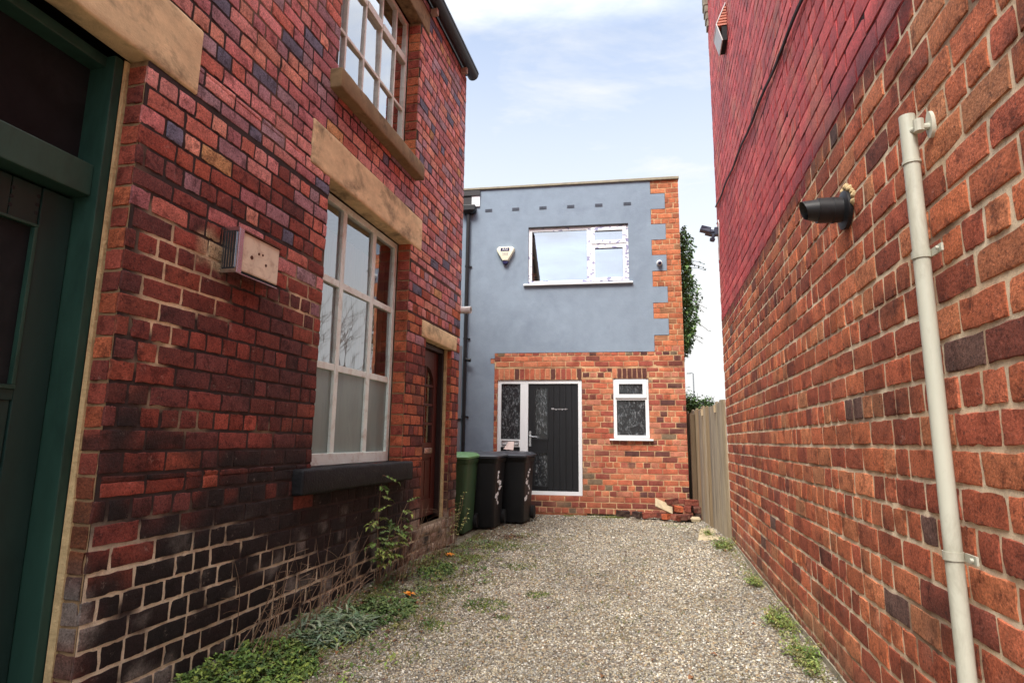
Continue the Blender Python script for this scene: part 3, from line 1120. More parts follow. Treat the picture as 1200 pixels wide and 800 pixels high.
def hcol(u, z, rg):
    c = rg.choice(HB)
    r = rg.random()
    if r < .13:
        c = rg.choice([S(92, 58, 54), S(106, 64, 58), S(122, 68, 58)])
    elif r < .18:
        c = S(122, 104, 84)
    if z > 2.8:
        c = mix3(c, S(196, 122, 78), .45)
    k = rg.uniform(.85, 1.15)
    return (c[0] * k, c[1] * k, c[2] * k)


def hstain(u, z, c):
    n = nz(u * 2.5, z * 3.5, 6.6)
    c = mix3(c, S(206, 150, 120), sst(.2, .6, n) * .3)
    return mix3(c, S(70, 46, 42), sst(.45, .05, z + .15 * n) * .35)


def hmort(u, z):
    return mix3(S(204, 172, 132), S(160, 116, 88), sst(-.3, .4, nz(u * 4, z * 5, 1.1)))


DO = (-1.885, -.398, .285, 2.252)
DOH = (-1.885, -.398, .29, 2.46)
LW = (.138, .735, 1.246, 2.272)
SOLD_D = (-1.95, -.398, 2.252, 2.455)
SOLD_W = (.125, .715, 2.272, 2.452)
mb = MB()
# front below the band
brickwork(mb, FO, fx, fnv, -1.945, UE, 0, 2.735, C0, .25, .013, .0045, [DO, LW, SOLD_D, SOLD_W], hcol, hstain, hmort, 51, lambda u, z: (4, 3), zbase=.285 - 3 * C0, mstep=.08)
# toothed quoins above
qh = []
zq = 2.735
k = 0
tooth = []
while zq < 5.84:
    hgt = C0 * 3
    tooth.append((zq, min(zq + hgt, 5.85), k % 2))
    zq += hgt
    k += 1
for z0_, z1_, wide in tooth:
    qh.append((-9, .855 if not wide else 1.105, z0_, z1_))
brickwork(mb, FO, fx, fnv, .855, UE, 2.735, 5.85, C0, .25, .013, .0045, qh, hcol, None, hmort, 52, lambda u, z: (4, 3), zbase=2.735, mstep=.08)
# end of the brick band that runs past the door jamb
brickwork(mb, FO, fx, fnv, -2.02, -1.946, 2.735 - 2 * C0, 2.735 - C0, C0, .25, .013, .0045, [], hcol, None, hmort, 53, lambda u, z: (3, 3), zbase=2.735, mstep=.08, bond='single')
# soldier courses
for (a, b_, z0_, z1_), dark in ((SOLD_D, .2), (SOLD_W, .75)):
    n = round((b_ - a) / .09)
    w_ = (b_ - a) / n
    for i in range(n):
        c = rng.choice(HB[:6]) if rng.random() > dark else S(96, 58, 52)
        mb.m = 0
        one_brick(mb, lambda u, z, d: FO + fx * u + Vector((0, 0, z)) + fnv * d, a + i * w_ + .006, a + (i + 1) * w_ - .006, z0_ + .004, z1_ - .006, .003, c, None, rng, 3, 4, False, 1)
    mb.m = 1
    mb.poly([FO + fx * u + Vector((0, 0, z)) - fnv * .003 for u, z in ((a, z0_), (b_, z0_), (b_, z1_), (a, z1_))], S(190, 150, 115))
# right return wall, along the fence
rv = -fnv
brickwork(mb, FO + fx * UE, rv, fx, .011, 4.0, 0, 5.85, C0, .25, .013, .0045, [], hcol, None, hmort, 54, lambda u, z: (3, 2), zbase=.285 - 3 * C0, mstep=.2)
# reveals of door and window openings
mb.mtx = HM
mb.m = 1
mb.col = S(150, 90, 66)
mb.box(-1.95, -1.886, .012, .16, .28, 2.26)
mb.box(-.397, -.33, .008, .16, .28, 2.26)
mb.box(-1.95, -.33, .008, .16, 2.261, 2.46)
mb.box(-1.95, -.33, .008, .5, -.1, .284)
mb.box(.05, .137, .008, .16, 1.2, 2.35)
mb.box(.736, .80, .008, .16, 1.2, 2.35)
mb.box(.05, .80, .0085, .16, 2.273, 2.45)
mb.box(.05, .80, .0085, .16, 1.15, 1.245)
mb.mtx = None
weigh(mb.build('brickwork', [M['ibrick'], M['mortar']], house, smooth=True, angle=50))

# painted render with its openings
UW = (-1.352, .452, 3.985, 5.055)
b = MB(HM)


def sheet(bb, us, zs, holes, y0, y1):
    for i in range(len(us) - 1):
        for j in range(len(zs) - 1):
            um, zm = (us[i] + us[i + 1]) / 2, (zs[j] + zs[j + 1]) / 2
            if any(h[0] < um < h[1] and h[2] < zm < h[3] for h in holes):
                continue
            sk = ''
            bb.box(us[i], us[i + 1], y0, y1, zs[j], zs[j + 1])


zl = [-.05, 2.735 - 2 * C0, 2.735 - C0, 2.735] + [t[1] for t in tooth]
zl[-1] = 5.85
rend = []
yR = -.004
mbr = MB(HM)
cells = set()
us = [-4.5, -2.022, -1.947, UW[0], UW[1], .853, 1.103]
zs = sorted(set(zl + [UW[2], UW[3]]))
hol = [UW, (-1.947, 9, -1, 2.735), (-2.022, 9, 2.735 - 2 * C0, 2.735 - C0), (-1.352, 9, -1, 2.735)]
for z0_, z1_, wide in tooth:
    if not wide:
        hol.append((.853, 9, z0_, z1_))


def inhole(u, z):
    return any(h[0] < u < h[1] and h[2] < z < h[3] for h in hol)


for i in range(len(us) - 1):
    for j in range(len(zs) - 1):
        um, zm = (us[i] + us[i + 1]) / 2, (zs[j] + zs[j + 1]) / 2
        if inhole(um, zm):
            continue
        u0_, u1_, z0_, z1_ = us[i], us[i + 1], zs[j], zs[j + 1]
        mbr.poly([(u0_, yR, z0_), (u1_, yR, z0_), (u1_, yR, z1_), (u0_, yR, z1_)])
        for (ua, ub, test) in ((u1_, u1_, (us[i + 1] + .01, zm)), (u0_, u0_, (u0_ - .01, zm))):
            if test[0] > 1.103 or test[0] < -4.5 or inhole(*test):
                q = [(ua, yR, z0_), (ua, .1, z0_), (ua, .1, z1_), (ua, yR, z1_)]
                mbr.poly(q if ua == u1_ else q[::-1])
        for zz, test in ((z1_, (um, z1_ + .005)), (z0_, (um, z0_ - .005))):
            if test[1] > 5.85 or inhole(*test):
                q = [(u0_, yR, zz), (u1_, yR, zz), (u1_, .1, zz), (u0_, .1, zz)]
                mbr.poly(q if zz == z1_ else q[::-1])
mbr.build('render', M['render'], house)
# shell: back, left side and flat roof
b = MB(HM)
b.box(-4.5, UE - .02, 3.9, 4.0, -.1, 5.84)
b.box(-4.6, -4.5, .0, 4.0, -.1, 5.84)
b.box(-4.5, UE - .02, .12, 3.9, 3.1, 3.2)
b.build('inner_wall', M['room'], house)
b = MB(HM)
b.box(-4.6, UE + .02, .17, 4.02, 5.845, 5.87)
b.build('roof', M['slate'], house)
b = MB(HM)
b.hexa([(-4.6, -.035, 5.852), (UE + .015, -.035, 5.852), (UE + .015, .165, 5.852), (-4.6, .165, 5.852)],
       [(-4.6, -.03, 5.885), (UE + .015, -.03, 5.905), (UE + .015, .16, 5.905), (-4.6, .16, 5.885)])
b.build('coping', M['coping'], house, bevel=.006)
for i in range(6):
    b = MB(HM)
    u = -2.105 + i * .51
    b.box(u - .068, u + .068, -.008, .01, 5.405, 5.465)
    for q in range(5):
        b.box(u - .06, u + .06, -.011, -.0082, 5.410 + q * .0105, 5.4145 + q * .0105)
    b.build('air_brick', M['airbrick'], house)


def frame_rect(bb, u0, u1, z0, z1, w, ya, yb):
    bb.box(u0, u1, ya, yb, z1 - w, z1)
    bb.box(u0, u1, ya, yb, z0, z0 + w)
    bb.box(u0, u0 + w, ya, yb, z0 + w, z1 - w)
    bb.box(u1 - w, u1, ya, yb, z0 + w, z1 - w)


# upper window
b = MB(HM)
frame_rect(b, UW[0] + .003, UW[1] - .003, UW[2] + .002, UW[3] - .003, .062, .03, .10)
b.box(-.287, -.205, .032, .10, UW[2] + .064, UW[3] - .065)
win = b.build('window', M['upvc_film'], house, bevel=.005)
tag(win, 'wide white upper window with a fixed pane and two opening lights')
b = MB(HM)
frame_rect(b, -.207, UW[1] - .04, 4.715, UW[3] - .035, .062, .012, .028)
b.build('opening_light', M['upvc_film'], win, bevel=.005)
b = MB(HM)
frame_rect(b, -.207, UW[1] - .04, UW[2] + .035, 4.690, .062, .012, .028)
b.build('opening_light', M['upvc_film'], win, bevel=.005)
b = MB(HM)
b.box(-.207, UW[1] - .06, .034, .10, 4.675, 4.725)
b.box(-1.432, .512, -.055, .06, 3.955, 3.984)
b.build('sill', M['upvc'], win, bevel=.004)
b = MB(HM)
for (a0, a1, h0, h1, t) in ((UW[0] + .06, -.287, UW[2] + .06, UW[3] - .06, .000), (-.15, UW[1] - .10, 4.775, UW[3] - .095, .001), (-.15, UW[1] - .10, UW[2] + .095, 4.63, -.001)):
    b.poly([(a0, .052 + t, h0), (a1, .052 - t, h0), (a1, .052 - t, h1), (a0, .052 + t, h1)])
b.build('glazing', M['glass_house'], win)
b = MB(HM)
for i in range(46):
    x0_, x1_ = -.2 + i * .0135, -.2 + (i + 1) * .0135
    f = lambda x: .20 + .014 * math.sin(x * 60)
    b.poly([(x0_, f(x0_), 4.0), (x1_, f(x1_), 4.0), (x1_, f(x1_), 4.95), (x0_, f(x0_), 4.95)])
b.build('net_curtain', M['net'], win, smooth=True)
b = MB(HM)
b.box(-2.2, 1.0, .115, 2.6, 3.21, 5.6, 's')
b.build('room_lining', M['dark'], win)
# dark shadow-gap trim above the window
b = MB(HM)
b.box(UW[0], UW[1], -.006, .02, UW[3] - .002, UW[3] + .016)
b.build('head_trim', M['black_plastic'], win)

# lower window
b = MB(HM)
frame_rect(b, LW[0] + .003, LW[1] - .003, LW[2] + .003, LW[3] - .003, .055, .02, .10)
b.box(LW[0] + .05, LW[1] - .05, .021, .10, 1.90, 1.95)
win = b.build('window', M['upvc'], house, bevel=.005)
tag(win, 'small white lower window of obscured glass with a top opening light')
b = MB(HM)
frame_rect(b, LW[0] + .035, LW[1] - .035, 1.935, LW[3] - .03, .065, .0, .0185)
b.build('opening_light', M['upvc'], win, bevel=.005)
b = MB(HM)
b.box(.066, .79, -.06, .05, 1.215, 1.244)
b.build('sill', M['upvc'], win, bevel=.004)
b = MB(HM)
b.box(LW[0] + .055, LW[1] - .055, .05, .056, LW[2] + .055, 1.905)
b.box(LW[0] + .095, LW[1] - .095, .03, .036, 1.995, LW[3] - .09)
b.build('glazing', M['swirl'], win)

# black front door and side light
b = MB(HM)
frame_rect(b, DO[0] + .003, DO[1] - .003, DO[2] + .002, DO[3] - .003, .062, .02, .10)
b.box(-1.478, -1.338, .021, .10, DO[2] + .066, DO[3] - .066)
b.box(DO[0] + .06, -1.478, .022, .10, 1.085, 1.215)
door = b.build('front_door', M['upvc'], house, bevel=.005)
tag(door, 'black front door in a white frame with an obscured glass side light')
b = MB(HM)
y = .045
b.box(-1.332, -1.222, y, y + .05, .35, 2.188)
bx0, bx1 = -1.222, -.995
for z0_, z1_ in ((.35, .43), (1.0, 1.225), (2.12, 2.188)):
    b.box(bx0, bx1, y, y + .05, z0_, z1_)
for i in range(5):
    a = -.995 + i * .1055
    b.box(a + .002, a + .1045, y + .0005 * (i % 2), y + .05, .35, 2.188)
leaf = b.build('door_leaf', M['black_door'], door, bevel=.002)
b = MB(HM)
for z0_, z1_ in ((.43, 1.0), (1.225, 2.12)):
    frame_rect(b, bx0 - .018, bx1 + .018, z0_ - .018, z1_ + .018, .026, y - .012, y - .001)
b.build('glazing_bead', M['black_plastic'], leaf, bevel=.004)
b = MB(HM)
b.box(bx0, bx1, y + .015, y + .02, .43, 1.0)
b.box(bx0, bx1, y + .015, y + .02, 1.225, 2.12)
b.build('glazing', M['swirl'], leaf)
b = MB(HM)
b.box(-1.318, -1.285, y - .012, y - .001, 1.10, 1.36)
b.tube([(-1.302, y - .012, 1.265), (-1.302, y - .05, 1.265)], .011, 10)
b.tube([(-1.306, y - .05, 1.265), (-1.17, y - .052, 1.262)], [.011, .009], 10)
b.build('handle', M['chrome'], leaf, bevel=0, smooth=True)
b = MB(HM)   # faint chrome marks on the door
b.box(-.93, -.65, y - .0012, y - .0008, 1.74, 1.75)
b.box(-.93, -.89, y - .004, y - .0012, 1.735, 1.765)
for i in range(4):
    b.box(-.86 + i * .055, -.84 + i * .055, y - .003, y - .0012, 1.725 + .006 * (i % 2), 1.745 + .004 * i)
b.build('chrome_mark', M['print_grey'], leaf)
b = MB(HM)
b.box(DO[0] + .062, -1.478, .05, .056, 1.216, DO[3] - .066)
b.build('side_glass', M['swirl'], door)
b = MB(HM)
b.box(DO[0] + .062, -1.478, .045, .06, DO[2] + .066, 1.084)
b.build('side_panel', M['black_door'], door)
b = MB(HM)
frame_rect(b, -1.80, -1.50, 1.115, 1.195, .014, .008, .019)
b.build('letter_plate', M['chrome'], door, bevel=.003)
b = MB(HM)
b.hexa([(-1.70, -.02, 1.045), (-1.585, -.03, 1.03), (-1.585, -.026, 1.03), (-1.70, -.016, 1.045)],
       [(-1.685, .006, 1.175), (-1.575, .004, 1.18), (-1.575, .008, 1.18), (-1.685, .01, 1.175)])
b.hexa([(-1.76, -.012, 1.05), (-1.69, -.022, 1.035), (-1.69, -.018, 1.035), (-1.76, -.008, 1.05)],
       [(-1.72, .0, 1.11), (-1.69, .0, 1.16), (-1.69, .004, 1.16), (-1.72, .004, 1.11)])
tag(b.build('leaflet', M['paper']), 'pale pink leaflet sticking out of the letter plate beside the black door', 'leaflet')

# roof outlet, hopper and downpipe
dp = thing('downpipe', 'black downpipe with hopper at the left end of the blue grey house front', 'drainpipe', HM @ Vector((-2.48, -.06, 0)))
b = MB(HM)
b.tube([(-2.478, -.06, .3), (-2.478, -.06, 5.38)], .036, 14)
b.build('tube', M['black_plastic'], dp, smooth=True)
b = MB(HM)
b.hexa([(-2.55, -.115, 5.36), (-2.405, -.115, 5.36), (-2.405, -.008, 5.36), (-2.55, -.008, 5.36)],
       [(-2.615, -.15, 5.41), (-2.34, -.15, 5.41), (-2.34, -.007, 5.41), (-2.615, -.007, 5.41)])
b.box(-2.615, -2.34, -.15, -.007, 5.411, 5.515)
b.build('hopper', M['black_plastic'], dp, bevel=.008)
b = MB(HM)
b.box(-2.43, -2.275, -.03, -.006, 5.518, 5.73)
b.build('outlet', M['upvc'], dp, bevel=.004)
b = MB(HM)
b.box(-2.60, -2.27, -.05, -.005, 5.732, 5.83)
b.box(-2.60, -2.432, -.028, -.005, 5.518, 5.7315)
b.build('outlet_surround', M['gutter'], dp)
for z in (1.6, 3.0, 4.35):
    b = MB(HM)
    b.tube([(-2.478, -.06, z - .015), (-2.478, -.06, z + .015)], .042, 14)
    b.box(-2.44, -2.40, -.03, -.006, z - .012, z + .012)
    b.build('clip', M['black_plastic'], dp)
b = MB(HM)
b.tube([(-2.46, -.09, 2.62), (-2.40, -.10, 2.60)], .026, 10)
b.tube([(-2.40, -.10, 2.60), (-2.36, -.10, 2.60)], .034, 12)
b.build('stub_outlet', M['black_plastic'], dp, smooth=True)
gp = thing('soil_pipe', 'grey soil pipe standing left of the black downpipe behind the green bin', 'drainpipe', HM @ Vector((-2.56, -.2, 0)))
b = MB(HM)
b.tube([(-2.545, -.2, 0), (-2.545, -.2, 2.84)], .05, 16)
b.build('tube', M['grey_pipe'], gp, smooth=True)
b = MB(HM)
b.tube([(-2.545, -.2, 1.52), (-2.545, -.2, 1.565)], .058, 16)
b.box(-2.555, -2.535, -.15, -.006, 1.53, 1.555)
b.build('clip', M['black_plastic'], gp, smooth=True)

# alarm box
al = thing('alarm_box', 'ivory triangular alarm box with navy lettering left of the upper window', 'alarm box', HM @ Vector((-1.765, -.03, 4.6)))
b = MB(HM)
out = [(-1.90, 4.705), (-1.635, 4.705), (-1.595, 4.665), (-1.60, 4.62), (-1.715, 4.42), (-1.82, 4.42), (-1.935, 4.62), (-1.94, 4.665)]
b.hexa([(u, -.005, z) for u, z in out][::-1], [(-1.768 + (u + 1.768) * .9, -.085, 4.57 + (z - 4.57) * .9) for u, z in out][::-1])
b.build('casing', M['alarm_box'], al, bevel=.01, smooth=True)
b = MB(HM)
o2 = [(-1.82, 4.432), (-1.715, 4.432), (-1.718, 4.40), (-1.735, 4.375), (-1.768, 4.368), (-1.80, 4.375), (-1.817, 4.40)]
b.hexa([(u, -.006, z) for u, z in o2], [(u, -.072, z) for u, z in o2])
b.build('strobe', M['navy'], al, bevel=.006, smooth=True)
b = MB(HM)
b.box(-1.853, -1.69, -.0885, -.0862, 4.605, 4.67)
b.build('logo_panel', M['navy'], al)
b = MB(HM)
for i, (z, w_) in enumerate(((4.575, .12), (4.553, .10), (4.531, .11))):
    for k in range(4):
        b.box(-1.768 - w_ / 2 + k * w_ / 4 + .004, -1.768 - w_ / 2 + (k + 1) * w_ / 4 - .003, -.0876, -.0862, z - .005, z + .005)
b.build('small_print', M['print_grey'], al)


def text_mesh(txt, size, mtx, mat, name, parent, ext=.0008):
    cu = bpy.data.curves.new(name, 'FONT')
    cu.body = txt
    cu.size = size
    cu.extrude = ext
    cu.align_x = 'CENTER'
    cu.align_y = 'CENTER'
    cu.space_character = 1.1
    to = bpy.data.objects.new(name, cu)
    COL.objects.link(to)
    bpy.context.view_layer.update()
    dg = bpy.context.evaluated_depsgraph_get()
    me = bpy.data.meshes.new_from_object(to.evaluated_get(dg))
    bpy.data.objects.remove(to)
    bpy.data.curves.remove(cu)
    me.transform(mtx)
    me.materials.clear()
    me.materials.append(mat)
    o = bpy.data.objects.new(name, me)
    COL.objects.link(o)
    o.parent = parent
    o.matrix_parent_inverse = wmat(parent).inverted()
    return o


text_mesh('ASI', .072, HM @ Matrix.Translation((-1.772, -.0895, 4.6375)) @ Matrix.Rotation(R(90), 4, 'X'), M['upvc'], 'lettering', al)

# dome camera on the facade
dc = thing('dome_camera', 'small white dome camera on the blue render beside the brick quoins', 'camera', HM @ Vector((.975, -.02, 4.3)))
b = MB(HM)
b.tube([(.975, -.004, 4.30), (.975, -.03, 4.30)], .05, 18)
b.tube([(.975, -.03, 4.30), (.975, -.075, 4.295), (.975, -.09, 4.29)], [.046, .043, .03], 18)
b.build('casing', M['cctv'], dc, smooth=True)
b = MB(HM)
b.tube([(.978, -.085, 4.282), (.98, -.100, 4.274)], [.03, .02], 14)
b.build('lens', M['navy'], dc, smooth=True)

# bullet camera on the workshop's far corner
sc = thing('bullet_camera', 'white bullet security camera on the far corner of the left brick building', 'camera', (XL, 6.98, 2.83))
b = MB()
b.tube([(XL - .06, 6.963, 3.04), (XL - .06, 7.01, 3.04)], .045, 14)
b.tube([(XL - .03, 6.99, 3.03), (XL - .015, 7.0, 2.98), (XL - .012, 7.0, 2.86)], .011, 8)
b.build('cable_box', M['cctv'], sc, smooth=True)
b = MB()
b.tube([(XL - .07, 7.0, 2.825), (XL + .0, 7.0, 2.825)], .046, 16)
b.tube([(XL + .001, 7.0, 2.822), (XL + .085, 6.985, 2.815)], .036, 16)
b.build('casing', M['cctv'], sc, smooth=True)
b = MB()
n = 12
for r0, r1 in ((.043, .047),):
    ring = []
    for xx in (XL + .0, XL + .125):
        for rr_ in (r0, r1):
            ring.append([b.vert((xx, 6.99 + rr_ * math.cos(t), 2.818 + rr_ * math.sin(t))) for t in np.linspace(R(-60), R(240), n)])
    for i in range(n - 1):
        b.face((ring[1][i], ring[1][i + 1], ring[3][i + 1], ring[3][i]))
        b.face((ring[0][i + 1], ring[0][i], ring[2][i], ring[2][i + 1]))
        b.face((ring[2][i], ring[3][i], ring[3][i + 1], ring[2][i + 1]))
b.build('sunshade', M['cctv'], sc, smooth=True)
b = MB()
b.tube([(XL + .0852, 6.985, 2.815), (XL + .092, 6.984, 2.814)], .028, 14)
b.build('lens', M['navy'], sc, smooth=True)

# vent box on the left wall
vb = thing('metal_vent_box', 'rusty cream metal vent box on the brick wall between green door and window', 'vent', (XL, 2.92, 2.2))
b = MB()
b.box(XL + .002, XL + .092, 2.765, 3.112, 2.125, 2.352)
o = b.build('casing', M['rusty'], vb, bevel=.008)
b = MB()
b.box(XL + .0, XL + .105, 2.722, 2.729, 2.10, 2.365)
b.box(XL + .1, XL + .106, 2.729, 2.764, 2.105, 2.36)
b.box(XL + .002, XL + .1, 2.729, 2.764, 2.354, 2.36)
b.box(XL + .002, XL + .1, 2.729, 3.10, 2.1005, 2.1045)
for i in range(5):
    xx = XL + .022 + i * .017
    b.box(xx, xx + .004, 2.716, 2.7215, 2.13, 2.335)
b.build('louvre', M['chrome'], vb, bevel=0)
b = MB()
b.box(XL + .012, XL + .094, 2.7195, 2.7216, 2.122, 2.342)
b.box(XL + .002, XL + .098, 2.7292, 2.7645, 2.115, 2.353)
b.box(XL + .002, XL + .088, 2.78, 3.10, 2.113, 2.1245)
b.build('throat', M['dark'], vb)
b = MB()
b.box(XL + .0, XL + .1, 2.75, 3.118, 2.3535, 2.362)
for (y_, z_, s_) in ((2.86, 2.225, .012), (2.99, 2.215, .009), (2.92, 2.265, .008), (2.955, 2.268, .007)):
    b.tube([(XL + .09, y_, z_), (XL + .0945, y_, z_)], s_, 9)
b.build('rust_patch', M['rust'], vb)


# ------------------------------------------------------------------ wheelie bins
def rrect(w, d, r, n=4):
    pts = []
    for cx, cy, a0 in ((w / 2 - r, d / 2 - r, 0), (-w / 2 + r, d / 2 - r, 90), (-w / 2 + r, -d / 2 + r, 180), (w / 2 - r, -d / 2 + r, 270)):
        for k in range(n + 1):
            t = R(a0 + 90 * k / n)
            pts.append((cx + r * math.cos(t), cy + r * math.sin(t)))
    return pts


def make_bin(label, loc, rz, body, lid, daub=None):
    t = thing('wheelie_bin', label, 'bin', loc, rz, 'wheelie bins by the front door')
    T = Matrix.Translation(loc) @ Matrix.Rotation(rz, 4, 'Z') @ Matrix.Scale(1.08, 4, (1, 0, 0))
    b = MB(T)
    prof = ((.0, .445, .50, .03, .02), (.03, .455, .52, .04, .02), (.45, .495, .58, .05, .005), (.88, .535, .645, .05, 0), (.90, .565, .68, .05, 0), (.945, .575, .69, .05, 0), (.95, .54, .65, .05, 0))
    loft(b, [[(x, y + oy, z) for x, y in rrect(w, d, r)] for z, w, d, r, oy in prof])
    b.build('body', body, t, smooth=True)
    b = MB(T)
    loft(b, [[(x, y - .01, z + .018 * (y + .3)) for x, y in rrect(w, d, r)] for z, w, d, r in ((.952, .60, .735, .05), (.975, .605, .745, .05), (.985, .585, .72, .05), (1.015, .50, .60, .08), (1.022, .40, .46, .1))])
    for s in (-1, 1):
        b.tube([(s * .12, .33, .99), (s * .12, .40, 1.01)], .02, 8)
    o = b.build('lid', lid, t, smooth=True)
    b = MB(T)
    b.tube([(-.2, .36, .985), (-.2, .44, 1.0), (.2, .44, 1.0), (.2, .395, .985)], .014, 8)
    b.build('handle', lid, t, smooth=True)
    for s in (-1, 1):
        b = MB(T)
        b.tube([(s * .225, .30, .10), (s * .275, .30, .10)], .10, 20)
        w_ = b.build('wheel', M['rubber'], t, smooth=True)
    if daub:
        b = MB(T)
        rg = random.Random(daub)
        # irregular daub of white paint on the right hand side
        for k in range(11):
            z = .34 + k * .042 + rg.uniform(-.012, .012)
            wside = .47 + (z / .88) * .066
            yy = -.1 + .10 * math.sin(k * .9 + daub) + rg.uniform(-.04, .04)
            hw, hh = rg.uniform(.02, .11), rg.uniform(.014, .04)
            pts = []
            for q in range(9):
                a = 2 * math.pi * q / 9
                rr_ = rg.uniform(.7, 1.15)
                pz = z + hh * rr_ * math.sin(a)
                xs = .5 * (.4525 + pz * .0975) + .004
                pts.append((xs + .0003 * k, yy + hw * rr_ * math.cos(a), pz))
            b.poly(pts)
        b.build('paint_daub', M['paint_white'], t)
    return t


make_bin('green wheelie bin against the end of the dark brick wall', (-2.68, 7.82, 0), R(3), M['bin_green'], M['bin_green_lid'])
make_bin('black wheelie bin squeezed between the green bin and the other black bin', (-2.44, 8.42, 0), R(2), M['bin_black'], M['bin_lid'], 3)
make_bin('black wheelie bin standing right in front of the door side light', (-2.15, 9.10, 0), R(-1), M['bin_black'], M['bin_lid'], 5)

# ------------------------------------------------------------------ fence
fe = thing('timber_fence', 'weathered vertical board fence between the right building and the house', 'fence', (.86, 8.0, 0))
fp0, fp1 = Vector((.885, 7.87, 0)), Vector((.45, 13.2, 0))
fdv = (fp1 - fp0).normalized()
fnn = Vector((-fdv.y, fdv.x, 0))
b = MB()
L = 0
i = 0
rg = random.Random(5)
while L < (fp1 - fp0).length:
    w_ = rg.uniform(.14, .17)
    top = 1.72 + rg.uniform(-.025, .03)
    lean = rg.uniform(-.004, .004)
    o_ = rg.uniform(0, .003)
    b.col = rg.choice([S(176, 162, 138), S(166, 154, 134), S(164, 144, 112), S(146, 136, 120), S(172, 156, 128)])
    p = fp0 + fdv * L
    q = fp0 + fdv * (L + w_ - .008)
    n_ = fnn * (.012 + o_)
    m_ = fnn * (-.010 + o_)
    ln = fdv * lean
    b.hexa([p + m_, q + m_, q + n_, p + n_],
           [p + m_ + ln + Vector((0, 0, top)), q + m_ + ln + Vector((0, 0, top + rg.uniform(-.01, .01))), q + n_ + ln + Vector((0, 0, top)), p + n_ + ln + Vector((0, 0, top))])
    L += w_
b.build('board_panel', M['board'], fe)
for L in (2.45, 3.9, 5.0):
    b = MB()
    p = fp0 + fdv * L + fnn * .055
    b.mtx = Matrix.Translation(p) @ Matrix.Rotation(math.atan2(fdv.y, fdv.x), 4, 'Z')
    b.box(-.045, .045, -.035, .035, -.05, 1.66)
    b.build('post', M['fence_dark'], fe, bevel=.004)
b = MB()
for z in (.35, 1.45):
    p, q = fp0 + fdv * .02 - fnn * .04, fp1 - fnn * .04
    b.hexa([p + Vector((0, 0, z)), q + Vector((0, 0, z)), q + Vector((0, 0, z)) + fnn * .026, p + Vector((0, 0, z)) + fnn * .026],
           [p + Vector((0, 0, z + .08)), q + Vector((0, 0, z + .08)), q + Vector((0, 0, z + .08)) + fnn * .026, p + Vector((0, 0, z + .08)) + fnn * .026])
b.build('rail', M['fence_dark'], fe)
for L in (.55, 1.6):
    b = MB()
    p = fp0 + fdv * L + fnn * .012
    b.hexa([p + Vector((0, 0, 1.60)), p + fdv * .07 + Vector((0, 0, 1.69)), p + fdv * .0 + Vector((0, 0, 1.70))],
           [p + fnn * .03 + Vector((0, 0, 1.60)), p + fnn * .03 + fdv * .07 + Vector((0, 0, 1.69)), p + fnn * .03 + Vector((0, 0, 1.70))])
    b.build('corner_block', M['fence_wood'], fe)
b = MB()
b.hexa([(.50, 8.05, -.02), (.80, 7.95, -.02), (.78, 9.0, -.02), (.58, 8.95, -.02)], [(.52, 8.08, .022), (.80, 7.98, .03), (.78, 8.96, .03), (.60, 8.9, .02)])
tag(b.build('concrete_slab', M['slab'], bevel=.006), 'pale broken concrete slab lying at the foot of the fence', 'slab')

# ------------------------------------------------------------------ loose bricks
LB = [('dark red', S(96, 48, 40)), ('orange', S(176, 88, 54)), ('sooty', S(56, 38, 36)), ('brown', S(128, 72, 52)), ('red', S(132, 68, 54))]
spots = [  # x, y, z, rz, tilt, length, colour index, wording
    (-.52, 10.12, .045, 20, 4, .21, 2, 'at the left end of the row'), (-.28, 10.06, .045, -35, 0, .15, 2, 'second from the left end'),
    (-.10, 10.0, .05, 12, -6, .22, 4, 'lying in front of the pile'), (.10, 10.04, .045, 70, 5, .2, 0, 'under the tilted tile'),
    (.16, 9.93, .04, 140, 8, .11, 1, 'broken in half in front of the pile'), (.37, 9.92, .045, 2, 0, .21, 0, 'at the front foot of the pile'),
    (.36, 10.14, .05, 95, 0, .22, 2, 'in the bottom row of the pile'), (.52, 10.10, .05, 88, 2, .22, 3, 'in the bottom row right of centre'),
    (.68, 10.12, .05, 80, -2, .22, 2, 'at the right end of the bottom row'), (.36, 10.10, .148, 100, 0, .22, 1, 'in the second row with an orange end'),
    (.50, 10.13, .15, 85, 3, .22, 4, 'in the second row of the pile'), (.64, 10.13, .15, 92, -3, .22, 0, 'at the right of the second row'),
    (.26, 10.22, .25, 15, -8, .2, 0, 'topmost against the house wall'), (.56, 10.22, .245, 10, 2, .22, 4, 'flat along the top of the pile'),
    (.80, 10.18, .05, 30, 20, .16, 2, 'toppled beside the fence foot'), (.78, 9.96, .04, 60, 10, .14, 3, 'crumbled between pile and fence'),
    (.30, 9.86, .04, 48, 12, .12, 4, 'half buried in the gravel before the pile'), (.47, 9.97, .045, -20, -10, .16, 0, 'leaning on the front of the pile'),
]
